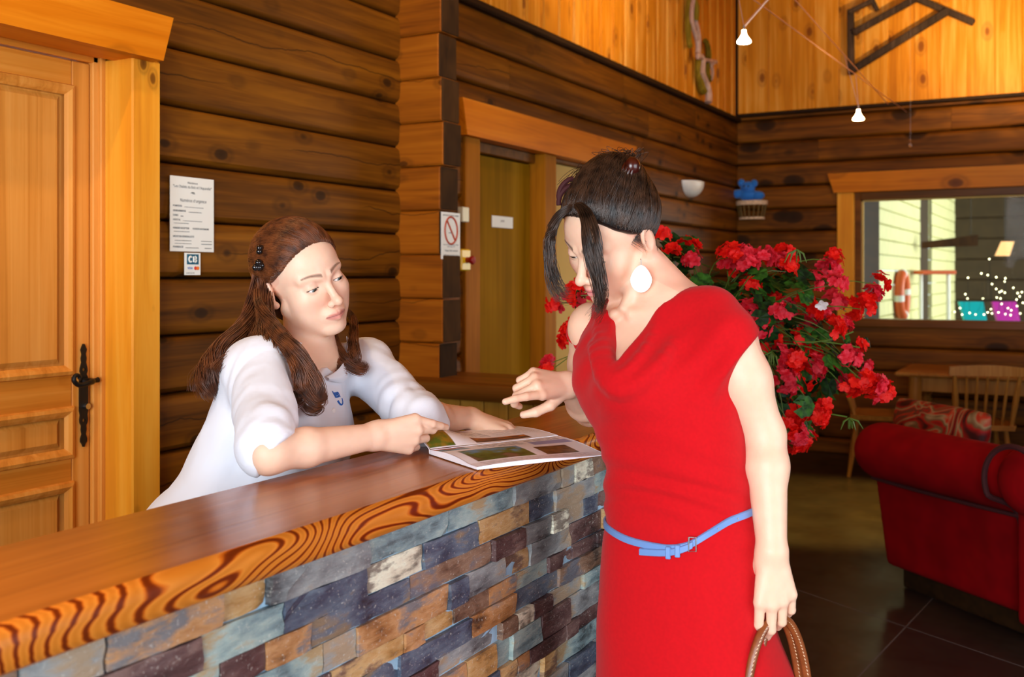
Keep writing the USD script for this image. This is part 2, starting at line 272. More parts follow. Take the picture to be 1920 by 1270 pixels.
plain("wicker_brown", lin(110, 82, 24), 0.7, noise=0.3)
plain("sofa_red", lin(132, 1, 8), 0.95, spec=0.1, sheen=0.0, noise=0.22, scale=9, bump=0.25)
plain("sofa_piping", lin(56, 4, 10), 0.8)
plain("pool_paint", lin(226, 226, 168), 0.6, noise=0.08, scale=8)
plain("pool_dark", lin(60, 44, 24), 0.6, noise=0.2, scale=6)
plain("ring_orange", lin(216, 96, 44), 0.5)
plain("lounger_teal", lin(10, 206, 226), 0.5)
plain("lounger_magenta", lin(226, 60, 206), 0.5)
look("lamp_glow", {"e": ("emission", dict(color=(1.0, 0.80, 0.50), strength=22.0))}, [], "e.emission")
look("lamp_glow_small", {"e": ("emission", dict(color=(1.0, 0.52, 0.2), strength=26.0))}, [], "e.emission")
look("lantern_glow", {"e": ("emission", dict(color=(1.0, 0.55, 0.22), strength=1.1))}, [], "e.emission")
look("fairy_glow", {"e": ("emission", dict(color=(1.0, 0.95, 0.55), strength=5.0))}, [], "e.emission")
look("pane", {"t": ("transparent_bsdf", dict(color=(0.97, 0.98, 0.96))), "s": ("glossy_bsdf", dict(roughness=0.02, color=(1, 1, 1))), "f": ("fresnel", dict(IOR=1.09)), "m": ("mix_closure", {})}, [("f.fac", "m.fac"), ("t.BSDF", "m.closure1"), ("s.BSDF", "m.closure2")], "m.closure")
look("crystal", {"p": ("principled_bsdf", dict(transmission_weight=1.0, roughness=0.02, ior=1.5))}, [])
tinted("printed_paper", rough=0.35, spec=0.4)
# ------------------------------------------------------------------ the room
rng = np.random.default_rng(11)
WY, WX, Z0, DZ, TOP = 2.57, 8.53, 1.42, 0.1865, 2.725      # log wall face, end wall face, a log joint, log height, top of the logs
def log_mesh(axis, a0, a1, z0, z1, face, depth=0.16):
    "one squared log with eased edges; its visible face looks to -Y (axis x) or -X (axis y)"
    h = z1 - z0; e = 0.015
    pr = [(0.022, 0.001), (0.008, e * 0.6), (0.0, e * 1.3), (-0.003, h * 0.3), (-0.004, h * 0.55), (-0.002, h * 0.8), (0.001, h - e * 1.2), (0.009, h - e * 0.5), (0.024, h - 0.001), (depth, h - 0.001), (depth, 0.001)]
    n = max(3, int((a1 - a0) / 0.12)); xs = np.linspace(a0, a1, n); P = np.zeros((n, len(pr), 3))
    for k, (d, z) in enumerate(pr):
        w = (meshkit.noise(np.stack([xs * 3.1, np.full(n, z0 * 17.0 + k * 0.35), np.full(n, face)], 1), 5) - 0.5) * (0.007 if k < 9 else 0)
        wz = (meshkit.noise(np.stack([xs * 1.7, np.full(n, z0 * 9.0), np.full(n, 2.0 + (k > 4))], 1), 9) - 0.5) * 0.006 * (0.03 < z < h - 0.03)
        P[:, k] = np.stack([xs, face + d + w, z0 + z + wz], 1) if axis == "x" else np.stack([face + d + w, xs, z0 + z + wz], 1)
    m = len(pr); i, j = np.meshgrid(np.arange(n - 1), np.arange(m), indexing="ij"); j1 = (j + 1) % m
    q = np.stack([i * m + j, (i + 1) * m + j, (i + 1) * m + j1, i * m + j1], -1).reshape(-1, 4)
    V = P.reshape(-1, 3); f = [q[:, [0, 1, 2]], q[:, [0, 2, 3]]]
    for i0 in (0, n - 1):
        c = len(V); V = np.vstack([V, P[i0].mean(0)]); k = np.arange(m); f.append(np.stack([np.full(m, c), i0 * m + k, i0 * m + (k + 1) % m], 1) if i0 else np.stack([np.full(m, c), i0 * m + (k + 1) % m, i0 * m + k], 1))
    t = trimesh.Trimesh(V, np.vstack(f), process=False)
    if t.volume < 0: t.invert()
    return t
def courses(parent, axis, face, spans, mat, joints, top=TOP):
    "logs of every course within the free spans(z) of that course"
    z = Z0 - 8 * DZ
    k = 0
    while z < top - 0.02:
        z0, z1 = max(z, 0.0), min(z + DZ, top)
        for a0, a1 in spans(0.5 * (z0 + z1)):
            cuts = [a0] + [c for c in joints(k) if a0 + 0.3 < c < a1 - 0.3] + [a1]
            for c0, c1 in zip(cuts, cuts[1:]):
                obj("log", log_mesh(axis, c0 + 0.0008, c1 - 0.0008, z0 + 0.0006, z1 - 0.0006, face), mat, parent)
        z += DZ; k += 1
left = thing("wall_left", "brown squared log wall behind the counter with pale vertical boards above", kind="structure")
D1, D2 = (1.16, 2.165), (4.20, 5.92)
def spans_left(z):
    s = [(-2.9, D1[0]), (D1[1], D2[0]), (D2[1], WX + 0.14)] if z < 2.08 else [(-2.9, WX + 0.14)]
    return s
courses(left, "x", WY, spans_left, "log_wood_along", lambda k: [(3.7 + 2.9 * math.sin(k * 2.4), 7.0 + 0.6 * math.sin(k * 5.1)), (5.2 + 0.7 * math.sin(k * 3.3), 6.9 + 0.4 * math.cos(k * 4.1))][k % 2] if k % 3 else [6.4])
def board_mesh(axis, a0, a1, z0, z1, face, proud):
    e = 0.006
    pts = [(a0, 0.02), (a0, e), (a0 + e, -proud), (a1 - e, -proud), (a1, e), (a1, 0.02)]
    poly = [(a, face + d) for a, d in pts] if axis == "x" else [(face + d, a) for a, d in pts]
    return prism(poly, z0, z1, "z")
HIGH = 4.4
x = 2.9
while x < WX - 0.02:
    w = 0.19 if x < WX - 0.25 else WX - x
    obj("board", board_mesh("x", x, min(x + w * 0.72, WX), TOP + 0.02, HIGH, WY + 0.01, 0.004), "panel_wood", left)
    if x + w <= WX: obj("board", board_mesh("x", x + w * 0.72, x + w, TOP + 0.02, HIGH, WY + 0.012, -0.004), "panel_wood", left)
    x += w
obj("log_backing", join(box(-2.9, D1[0], WY + 0.1, WY + 0.17, 0, TOP + 0.03, 0), box(D1[1], D2[0], WY + 0.1, WY + 0.17, 0, TOP + 0.03, 0), box(D2[1], WX + 0.2, WY + 0.1, WY + 0.17, 0, TOP + 0.03, 0), box(-2.9, WX + 0.2, WY + 0.1, WY + 0.17, 2.1, TOP + 0.03, 0)), "dark_wood", left)
obj("board_backing", box(-2.9, WX + 0.2, WY + 0.035, WY + 0.12, TOP, HIGH, 0), "dark_wood", left)
back = thing("wall_back", "knotty brown log end wall with a wide interior window and pale boards above", kind="structure")
WIN = (-1.6, 1.62, 1.075, 2.05)     # y0 y1 z0 z1
def spans_back(z):
    return [(-3.9, WIN[0]), (WIN[1], WY - 0.001)] if WIN[2] + 0.01 < z < WIN[3] + 0.03 else [(-3.9, WY - 0.001)]
courses(back, "y", WX, spans_back, "log_wood_across", lambda k: [[0.4], [-1.2, 1.9], [0.9], [-0.3]][k % 4], top=2.76)
y = -3.2
while y < WY - 0.01:
    w = 0.19
    obj("board", board_mesh("y", y, min(y + w, WY), 2.78, HIGH, WX + 0.01, 0.004 * ((int(round(y / w)) % 3) - 1)), "panel_wood", back)
    y += w
obj("log_backing", join(box(WX + 0.1, WX + 0.15, -3.9, WY + 0.1, 0, 1.05, 0), box(WX + 0.1, WX + 0.15, -3.9, WY + 0.1, 2.08, 2.8, 0), box(WX + 0.1, WX + 0.15, 1.66, WY + 0.1, 1.0, 2.2, 0), box(WX + 0.1, WX + 0.15, -3.9, -1.64, 1.0, 2.2, 0)), "dark_wood", back)
obj("board_backing", box(WX + 0.035, WX + 0.12, -3.9, WY + 0.12, 2.76, HIGH, 0), "dark_wood", back)
obj("trim_1", join(box(2.9, WX, WY - 0.035, WY + 0.02, TOP - 0.012, TOP + 0.026, 0.008)), "dark_wood", kind="structure", label="thin dark rail along the top of the log wall")
obj("trim_2", box(WX - 0.03, WX + 0.02, -3.9, WY, 2.755, 2.785, 0.008), "dark_wood", kind="structure", label="thin dark rail along the top of the end wall logs")
# crossing wall whose log ends stand out between the two doors
stub = thing("wall_stub", "stack of crossing log ends standing out of the log wall beside the notices", kind="structure")
z = Z0 - 8 * DZ - 0.09
sx0, sx1 = 3.625, 3.765
while z < HIGH:
    z0, z1 = max(z, 0), min(z + DZ, HIGH)
    y0 = 2.36 + 0.012 * math.sin(z * 9)
    m = hull([(x, y, zz) for x, y, zz in [(sx0, y0 + 0.004, z0 + 0.009), (sx0, WY + 0.02, z0 + 0.009), (sx1, y0 + 0.004, z0 + 0.009), (sx1, WY + 0.02, z0 + 0.009), (sx0, y0 + 0.004, z1 - 0.009), (sx0, WY + 0.02, z1 - 0.009), (sx1, y0 + 0.004, z1 - 0.009), (sx1, WY + 0.02, z1 - 0.009),
              (sx0 + 0.006, y0, z0 + 0.002), (sx1 - 0.006, y0, z0 + 0.002), (sx0 + 0.006, y0, z1 - 0.002), (sx1 - 0.006, y0, z1 - 0.002), (sx0 + 0.009, WY + 0.02, z0 + 0.001), (sx1 - 0.009, WY + 0.02, z1 - 0.001), (sx0 + 0.009, WY + 0.02, z1 - 0.001), (sx1 - 0.009, WY + 0.02, z0 + 0.001)]])
    lg = obj("log", m, "corner_log_wood", stub, smooth=False)
    obj("log_end", box(sx0 + 0.004, sx1 - 0.004, y0 - 0.006, y0 + 0.002, z0 + 0.004, z1 - 0.004, 0.003), "log_end_wood", lg)
    z += DZ
# floor, ceiling and the walls behind the camera
floor = thing("floor", "dark polished concrete floor with pale saw-cut joints", kind="structure")
obj("slab", box(-2.9, WX + 0.1, -3.9, WY + 0.1, -0.1, 0, 0), "floor_concrete", floor)
for (ax, ay), (bx, by) in ((on_z(1590, 1290, 0)[:2], on_z(1775, 1095, 0)[:2]), (on_z(1500, 1108, 0)[:2], on_z(1930, 1255, 0)[:2])):
    d = np.array([bx - ax, by - ay]); u = d / np.linalg.norm(d); n = np.array([-u[1], u[0]]) * 0.003; A, B = np.array([ax, ay]) - u * 1.5, np.array([bx, by]) + u * 0.6
    obj("saw_joint", prism([A + n, A - n, B - n, B + n], -0.004, 0.0006, "z"), "floor_joint", floor)
ceil = thing("ceiling", "boarded wooden ceiling high above the room", kind="structure")
obj("ceiling_panel", box(-2.9, WX + 0.1, -3.9, WY + 0.1, HIGH, HIGH + 0.1, 0), "ceiling_wood", ceil)
rear = thing("wall_front", "wall with the glazed entrance behind the camera", kind="structure")
obj("wall_panel", join(box(-2.72, -2.6, 1.25, WY, 0, HIGH, 0), box(-2.72, -2.6, -3.9, -2.45, 0, HIGH, 0), box(-2.72, -2.6, -2.45, 1.25, 2.82, HIGH, 0), box(-2.72, -2.6, -2.45, 1.25, 0, 0.36, 0)), "ceiling_wood", rear)
side = thing("wall_right", "wall with a wide window at the right of the camera", kind="structure")
obj("wall_panel", join(box(-2.6, -0.55, -3.72, -3.6, 0, HIGH, 0), box(2.95, WX + 0.1, -3.72, -3.6, 0, HIGH, 0), box(-0.55, 2.95, -3.72, -3.6, 2.75, HIGH, 0), box(-0.55, 2.95, -3.72, -3.6, 0, 0.45, 0)), "ceiling_wood", side)
obj("baseboard_back", box(WX - 0.03, WX + 0.01, -3.6, WY, 0, 0.10, 0.006), "slab_wood", kind="structure", label="low brown skirting along the end wall")

# ---- door 1: the panelled door at the left, with its thick casing and lintel
d1 = thing("door_1", "honey coloured panelled wooden door with black iron handle at the left", kind="structure")
LY = 2.66
def molding(x0, x1, z0, z1, y, w=0.022, h=0.014):
    "a mitred picture-frame moulding standing out of the leaf (towards -Y)"
    prof = [(0, 0), (0.15, 0.75), (0.45, 1.0), (0.75, 0.6), (1.0, 0.1)]
    P = np.zeros((4, len(prof), 3))
    for k, (t, d) in enumerate(prof):
        for c, (cx, cz) in enumerate(((x0, z0), (x1, z0), (x1, z1), (x0, z1))):
            sx, sz = (1 if cx == x0 else -1), (1 if cz == z0 else -1)
            P[c, k] = (cx + sx * t * w, y - d * h, cz + sz * t * w)
    m = grid_mesh(P, True); return m
leaf0, leaf1, lz = 1.30, 2.125, 2.075
st = 0.062
for a0, a1 in ((leaf0, leaf0 + st), (leaf1 - st, leaf1)): obj("stile", box(a0, a1, LY, LY + 0.04, 0.01, lz, 0.003), "door_wood", d1)
rails = [(0.01, 0.12), (0.805, 0.885), (1.03, 1.135), (1.995, lz)]
for z0, z1 in rails: obj("rail", box(leaf0 + st, leaf1 - st, LY + 0.001, LY + 0.039, z0, z1, 0.003), "door_wood_rail", d1)
for (z0, z1) in ((rails[0][1], rails[1][0]), (rails[1][1], rails[2][0]), (rails[2][1], rails[3][0])):
    x0, x1 = leaf0 + st, leaf1 - st
    pn = obj("door_panel", join(box(x0, x1, LY + 0.02, LY + 0.035, z0, z1, 0.001), hull([(x0 + 0.028, LY + 0.021, z0 + 0.028), (x1 - 0.028, LY + 0.021, z0 + 0.028), (x0 + 0.028, LY + 0.021, z1 - 0.028), (x1 - 0.028, LY + 0.021, z1 - 0.028), (x0 + 0.045, LY + 0.010, z0 + 0.045), (x1 - 0.045, LY + 0.010, z0 + 0.045), (x0 + 0.045, LY + 0.010, z1 - 0.045), (x1 - 0.045, LY + 0.010, z1 - 0.045)])), "door_wood", d1, smooth=False)
    obj("panel_moulding", molding(x0 - 0.008, x1 + 0.008, z0 - 0.008, z1 + 0.008, LY + 0.004, 0.034, 0.016), "door_wood", pn, smooth=False)
# frame: rebated jamb between leaf and casing, then the casing board
obj("frame_jamb", join(box(leaf1 + 0.003, leaf1 + 0.034, LY - 0.012, LY + 0.06, 0, 2.16, 0.003), box(leaf1 + 0.020, leaf1 + 0.040, LY - 0.026, LY, 0, 2.16, 0.003), box(leaf0 - 0.05, leaf0 - 0.003, LY - 0.012, LY + 0.06, 0, 2.16, 0.003)), "door_wood", d1)
obj("frame_head", join(box(leaf0 - 0.05, leaf1 + 0.036, LY - 0.012, LY + 0.06, lz + 0.003, 2.16, 0.003), box(leaf0 - 0.05, leaf1 + 0.036, LY - 0.026, LY, lz + 0.02, 2.16, 0.003)), "door_wood_rail", d1)
obj("casing", box(2.162, 2.272, 2.515, LY + 0.07, 0, 2.092, 0.005), "casing_wood", d1)
obj("casing", box(1.10, 1.205, 2.515, LY + 0.07, 0, 2.092, 0.005), "casing_wood", d1)
obj("lintel", prism([(1.03, 2.222), (1.06, 2.086), (2.238, 2.086), (2.278, 2.226)], 2.466, 2.60, "y"), "header_wood", d1)
# iron handle: pierced plate with finials, lever curled at the tip, cylinder rose
hx = on_y(155, 710, LY)[0]
def zy(py): return on_y(155, py, LY)[2]
pl = [(0.002, 645), (0.006, 650), (0.010, 656), (0.006, 664), (0.009, 672), (0.007, 680), (0.012, 690), (0.013, 696), (0.009, 702), (0.014, 708), (0.015, 716), (0.015, 770), (0.012, 778), (0.014, 786), (0.013, 792), (0.008, 798), (0.009, 806), (0.006, 814), (0.011, 822), (0.011, 828), (0.005, 833), (0.002, 838)]
outl = [(hx + w, zy(p)) for w, p in pl] + [(hx - w, zy(p)) for w, p in pl[::-1]]
import shapely.geometry as sg
poly = sg.Polygon(outl).difference(sg.Point(hx, zy(693)).buffer(0.0055)).difference(sg.Point(hx, zy(788)).buffer(0.0055)).buffer(0)
pm = trimesh.creation.extrude_polygon(poly, 0.006, engine="earcut"); pv = np.array(pm.vertices); pm = trimesh.Trimesh(np.stack([pv[:, 0], LY - 0.007 + pv[:, 2], pv[:, 1]], 1), pm.faces, process=False)
plate = obj("handle_plate", pm, "black_iron", d1, smooth=False, label="black wrought iron door plate with pierced finials")
lev = spline([(hx, LY - 0.005, zy(714)), (hx, LY - 0.045, zy(714)), (hx - 0.02, LY - 0.055, zy(715)), (hx - 0.05, LY - 0.055, zy(718)), (hx - 0.068, LY - 0.055, zy(713)), (hx - 0.074, LY - 0.055, zy(705)), (hx - 0.066, LY - 0.055, zy(699)), (hx - 0.055, LY - 0.055, zy(702)), (hx - 0.056, LY - 0.055, zy(707))], 40)
obj("door_handle", join(tube(lev, np.r_[np.full(12, 0.009), np.linspace(0.0085, 0.006, 28)], 10), tube([(hx, LY - 0.03, zy(714)), (hx + 0.022, LY - 0.03, zy(714)), (hx + 0.032, LY - 0.03, zy(713))], [0.007, 0.007, 0.009], 8)), "black_iron", d1, label="black curled iron lever handle")
obj("lock_cylinder", lathe([(0.0001, -0.012), (0.009, -0.012), (0.010, -0.006), (0.010, 0.0)], 16), "steel", plate) if False else None
cy = trimesh.creation.cylinder(0.009, 0.014, sections=16); cy.apply_transform(trimesh.transformations.rotation_matrix(math.pi / 2, [1, 0, 0])); cy.apply_translation((hx + 0.006, LY - 0.012, zy(762)))
obj("lock_cylinder", cy, "steel", d1)

# ---- doors 2 and 3: the plain wood leaf and the cream leaf under one beam
d2 = thing("door_2", "plain olive brown wooden door between the log stub and the woman in red", kind="structure")
obj("door_leaf", box(4.275, 4.945, WY + 0.07, WY + 0.11, 0.01, 2.03, 0.003), "olive_door_wood", d2)
obj("frame_jamb", box(4.135, 4.268, WY - 0.02, WY + 0.12, 0, 2.087, 0.004), "jamb_wood", d2)
obj("frame_jamb", box(4.952, 5.085, WY - 0.02, WY + 0.12, 0, 2.087, 0.004), "jamb_wood", d2)
obj("frame_head", box(4.268, 4.952, WY + 0.04, WY + 0.12, 2.035, 2.087, 0.004), "slab_wood", d2)
d3 = thing("door_3", "cream painted door beside the olive brown door, behind the woman in red", kind="structure")
obj("door_leaf", box(5.085, 5.80, WY + 0.05, WY + 0.09, 0.01, 2.06, 0.003), "cream_paint", d3)
obj("frame_jamb", box(5.80, 5.92, WY - 0.02, WY + 0.12, 0, 2.087, 0.004), "jamb_wood", d3)
obj("frame_head", box(5.085, 5.80, WY + 0.03, WY + 0.12, 2.062, 2.087, 0.004), "slab_wood", d3)
obj("trim_3", prism([(4.06, 2.255), (4.10, 2.086), (6.12, 2.086), (6.18, 2.255)], WY - 0.05, WY + 0.03, "y"), "header_wood", kind="structure", label="bright wooden beam over the olive and cream doors")
obj("wall_service", box(4.0, 6.2, WY + 0.125, WY + 0.2, 0, 2.3, 0), "dark_wood", kind="structure", label="dark backing behind the doors")

# ---- window 1 in the end wall, looking into the pool hall
w1 = thing("window_1", "wide interior window in the end wall with a thick honey wood casing", kind="structure")
obj("casing", box(WX - 0.035, WX + 0.10, 1.615, 1.745, 1.02, 2.092, 0.005), "casing_wood", w1)
obj("lintel", prism([(-1.8, 2.25), (-1.8, 2.09), (1.765, 2.09), (1.815, 2.245)], WX - 0.06, WX + 0.02, "x"), "header_wood_across", w1)
obj("window_frame", join(box(WX + 0.02, WX + 0.13, 1.57, 1.618, 1.06, 2.092, 0.004), box(WX + 0.02, WX + 0.13, WIN[0], 1.57, 2.03, 2.092, 0.004)), "slab_wood", w1)
obj("glazing_bead", join(box(WX + 0.05, WX + 0.075, 1.555, 1.57, 1.083, 2.03, 0.002), box(WX + 0.05, WX + 0.075, WIN[0], 1.57, 2.018, 2.03, 0.002)), "cream_paint", w1)
obj("window_sill", box(WX - 0.05, WX + 0.13, WIN[0], 1.62, 1.02, 1.083, 0.006), "slab_wood", w1)
obj("pane", box(WX + 0.055, WX + 0.061, WIN[0], 1.566, 1.08, 2.025, 0), "pane", w1)

# ---- the pool hall behind the window
hall = thing("wall_pool_hall", "sunlit pale yellow boarded wall of the pool hall beyond the window", kind="structure")
PY = 1.9
for k in range(20):
    z0 = 0.0 + k * 0.165
    for a, b in ((11.25, 14.46), (15.7, 18.6)):
        obj("board", box(a, b, PY + 0.004 * (k % 2), PY + 0.08, z0, z0 + 0.158, 0.01), "pool_paint", hall)
obj("dark_boards", box(8.7, 11.25, PY - 0.02, PY + 0.1, 0, 3.4, 0), "dark_wood", hall)
obj("board_backing", join(box(14.46, 15.7, PY + 0.06, PY + 0.2, 0, 3.4, 0)), "pool_dark", hall)
hall_end = thing("wall_pool_end", "dark boarded far wall of the pool hall", kind="structure")
obj("wall_panel", join(box(18.6, 18.75, -4.2, 2.2, 0, 3.4, 0)), "pool_dark", hall_end)
for k in range(9): obj("end_board", box(18.56, 18.6, -4.2, PY, k * 0.34, k * 0.34 + 0.325, 0.012), "pool_dark", hall_end)
obj("floor_pool", box(8.75, 18.7, -4.2, 2.2, -0.1, 0, 0), "pool_dark", kind="structure", label="dark floor of the pool hall")
obj("ceiling_pool", box(8.75, 18.7, -4.2, 2.2, 3.2, 3.3, 0), "pool_dark", kind="structure", label="dark ceiling of the pool hall")
# ------------------------------------------------------------------ the stone-faced counter
CX0, CX1, CY0, CY1, CTOP = -0.55, 2.93, 0.925, 1.205, 1.085
counter = thing("reception_counter", "reception counter faced with multicoloured split slate stones under the wooden top", "counter", (1.2, 1.07, 0))
obj("core", box(CX0 + 0.02, CX1 - 0.03, CY0 + 0.042, CY1 - 0.03, 0, CTOP - 0.054, 0), "mortar", counter)
rs = np.random.default_rng(5)
KINDS = ["slate_plum", "slate_blue", "slate_grey", "slate_rust", "slate_teal", "slate_brown", "slate_ochre", "slate_pale"]
def stone_mesh(x0, x1, z0, z1, y, proud, seed):
    "a split-face stone strip: rough front, square edges running back into the mortar"
    nx, nz = max(3, int((x1 - x0) / 0.022)), 4
    X, Z = np.meshgrid(np.linspace(x0, x1, nx), np.linspace(z0, z1, nz), indexing="ij")
    rough = (meshkit.noise(np.stack([X * 38, Z * 60, np.full_like(X, seed * 1.7)], -1), 3) - 0.5) * 0.007
    Yf = y - proud + rough; Yf[[0, -1], :] += 0.0010; Yf[:, [0, -1]] += 0.0008
    jx = (meshkit.noise(np.stack([X * 20, Z * 45, np.full_like(X, seed * 2.3)], -1), 7) - 0.5) * 0.005
    fr = np.stack([X + jx, Yf, Z + jx * 0.5], -1); bk = np.stack([X, np.full_like(X, y + 0.03), Z], -1)
    m = thick(fr, bk)
    if m.volume < 0: m.invert()
    return m
z, row, low = CTOP - 0.055, 0, []
while z > 0.02:
    h = float(rs.choice([0.034, 0.040, 0.046, 0.052])); x = CX0 + 0.03 + rs.uniform(0, 0.1) if row else CX0 + 0.03
    zb = max(z - h, 0.005); x = CX0 + 0.03
    first = True
    while x < CX1 - 0.04:
        L = float(rs.choice([0.06, 0.09, 0.12, 0.15, 0.19, 0.23])) * rs.uniform(0.85, 1.15)
        if first: L *= rs.uniform(0.3, 1.0); first = False
        x1 = min(x + L, CX1 - 0.03)
        if CX1 - 0.03 - x1 < 0.05: x1 = CX1 - 0.03
        pr = rs.uniform(0.0, 0.013); kind = KINDS[int(rs.choice(len(KINDS), p=[0.18, 0.15, 0.14, 0.15, 0.13, 0.10, 0.09, 0.06]))]
        gap = 0.0014 if rs.random() < 0.6 else 0.0055
        m = stone_mesh(x + gap * 0.5, x1 - gap * 0.5, zb + 0.0010, z - 0.0012, CY0 + 0.04, pr, row * 31.7 + x * 5)
        seen = x1 > 0.45 and x < 2.3 and zb > 0.52 and z > 1.43 - 0.78 * ((x + x1) / 2 * CT + 0.96 * ST) / 1.933 - 0.1
        (obj("stone", m, kind, counter, smooth=20) if seen else low.append((kind, m)))
        x = x1
    z = zb; row += 1
for kind in KINDS:
    ms = [m for k, m in low if k == kind]
    if ms: obj("lower_stones", join(ms), kind, counter, smooth=20, kind="stuff")
# end faces of the counter
obj("end_panel", box(CX1 - 0.032, CX1 - 0.012, CY0 + 0.035, CY1 - 0.03, 0, CTOP - 0.054, 0.003), "slate_brown", counter)
# the long wooden top: a plank with a rounded, slightly live front edge
n = 90; xs = np.linspace(CX0, CX1, n)
w = lambda s, a: (meshkit.noise(np.stack([xs * 2.6, np.full(n, s), np.zeros(n)], 1), 4) - 0.5) * a
sec = [(CY1, 0.052), (CY0 + 0.03, 0.052), (CY0 + 0.006, 0.050), (CY0, 0.044), (CY0 - 0.002, 0.030), (CY0 + 0.001, 0.016), (CY0 + 0.004, 0.006)]
top = np.stack([np.stack([xs, np.full(n, CY1), np.full(n, CTOP)], 1), np.stack([xs, np.full(n, CY1 - 0.004), np.full(n, CTOP)], 1), np.stack([xs, CY0 + 0.016 + w(1, 0.006), np.full(n, CTOP)], 1)], 1)
under = np.stack([np.stack([xs, np.full(n, CY1), np.full(n, CTOP - 0.052)], 1), np.stack([xs, np.full(n, CY1 - 0.004), np.full(n, CTOP - 0.052)], 1), np.stack([xs, np.full(n, CY0 + 0.016), np.full(n, CTOP - 0.052)], 1)], 1)
ctop = thing("counter_top", "long glossy reddish wooden counter top with a flame-grained front edge", "countertop", (1.2, 1.07, CTOP - 0.052))
m = thick(top, under)
if m.volume < 0: m.invert()
obj("plank", m, "countertop_wood", ctop, smooth=30)
E = [(0.016, 0.0, 0.006), (0.008, -0.0022, 0.006), (0.002, -0.008, 0.005), (-0.002, -0.020, 0.005), (0.0, -0.036, 0.004), (0.004, -0.047, 0.003), (0.012, -0.052, 0.0), (0.017, -0.052, 0.0)]
P = np.stack([np.stack([xs, CY0 + d + w(1, a), np.full(n, CTOP + z) + (w(3, 0.004) if 0 < k < 6 else 0)], 1) for k, (d, z, a) in enumerate(E)], 1)
m = grid_mesh(P); m = m if m.face_normals[:, 1].mean() < 0 else (m.invert() or m)
obj("front_edge", m, "flame_wood", ctop, smooth=50, label="rounded front edge with bold dark flame grain")

# ---- the return behind: thick slab on tongue-and-groove boards
ret = thing("return_shelf", "thick brown wooden shelf slab on pale boards below the olive brown door", "shelf", (3.7, 1.9, 0))
n = 40; ys = np.linspace(1.36, WY - 0.004, n)
prof = [(3.90, 1.0), (3.53, 1.0), (3.508, 0.992), (3.50, 0.97), (3.505, 0.945), (3.52, 0.928), (3.90, 0.928)]
P = np.stack([np.stack([np.full(n, a), ys, np.full(n, b)], 1) for a, b in prof], 1)
m = trimesh.util.concatenate([grid_mesh(P), hull([(a, 1.36, b) for a, b in prof] + [(a, 1.362, b) for a, b in prof])])
if m.volume < 0: m.invert()
obj("slab", join(m, box(3.52, 3.895, 1.365, WY - 0.004, 0.93, 0.998, 0)), "slab_wood", ret, smooth=40)
y = WY - 0.01
while y > 1.40:
    obj("board", box(3.555, 3.58, max(y - 0.112, 1.38), y - 0.003, 0.0, 0.93, 0.005), "lambris_wood", ret); y -= 0.112

# ---- open magazine on the counter
def page_paint(kind, n, m):
    "printed page: white paper with text lines and small colour pictures; u along the spine, v away from it"
    U, V = np.meshgrid(np.linspace(0, 1, n), np.linspace(0, 1, m), indexing="ij"); C = np.ones((n, m, 3)) * lin(246, 246, 255)
    def pic(u0, u1, v0, v1, fn):
        k = (U > u0) & (U < u1) & (V > v0) & (V < v1); C[k] = fn((U[k] - u0) / (u1 - u0), (V[k] - v0) / (v1 - v0))
    def text(u0, u1, v0, v1, along_u, col=(70, 84, 120), pitch=0.030, amount=0.75):
        k = (U > u0) & (U < u1) & (V > v0) & (V < v1); t, s = (U, V) if along_u else (V, U)
        row = np.floor(s / pitch); line = ((s / pitch) % 1 < 0.5) & (meshkit.noise(np.stack([t * 60, row * 7.7, row * 0], -1), 2) > 0.35); k &= line
        C[k] = C[k] * (1 - amount) + np.array(lin(*col)) * amount
    def scene(pal, seed):
        pal = np.array([lin(*c) for c in pal])
        def fn(a, b):
            q = meshkit.fbm(np.stack([a * 5, b * 4, np.full_like(a, seed)], -1), 4, seed); t = np.clip(b * 0.65 + (q - 0.5) * 1.1, 0, 0.999) * (len(pal) - 1); i = t.astype(int); f = (t - i)[:, None]
            return pal[i] * (1 - f) + pal[i + 1] * f
        return fn
    if kind == "right":
        pic(0.08, 0.52, 0.36, 0.80, scene([(90, 150, 196), (98, 118, 52), (66, 76, 30), (122, 92, 74), (88, 62, 52)], 3))
        pic(0.60, 0.86, 0.50, 0.80, scene([(60, 40, 26), (120, 86, 48), (52, 34, 28), (160, 120, 90)], 8))
        pic(0.0, 0.22, 0.0, 0.26, scene([(230, 120, 40), (120, 60, 30), (60, 160, 190), (210, 60, 40)], 4))
        pic(0.66, 0.97, 0.22, 0.40, lambda a, b: np.ones((len(a), 3)) * lin(150, 162, 216)); text(0.30, 0.62, 0.06, 0.32, True); text(0.66, 0.95, 0.06, 0.2, True); text(0.08, 0.9, 0.84, 0.95, True, amount=0.4)
    elif kind == "left":
        text(0.06, 0.30, 0.30, 0.92, True); text(0.33, 0.56, 0.30, 0.92, True)
        pic(0.0, 0.20, 0.02, 0.34, scene([(84, 100, 30), (150, 110, 30), (50, 70, 24), (220, 140, 40)], 6)); pic(0.36, 0.8, 0.04, 0.22, scene([(110, 84, 70), (66, 52, 56), (210, 120, 40), (60, 48, 40)], 2)); text(0.6, 0.95, 0.3, 0.8, True, amount=0.3)
    return C.reshape(-1, 3)
MZ = CTOP + 0.002
A, B, C_, D = (on_z(px, py, MZ + 0.006) for px, py in ((806, 846), (895, 875), (1139, 848), (1046, 818)))
mag = thing("magazine", "open glossy magazine spread on the counter under the two women's hands", "magazine", (*((A + C_) / 2)[:2], MZ))
nu, nv = 110, 80
U, V = np.meshgrid(np.linspace(0, 1, nu), np.linspace(0, 1, nv), indexing="ij")
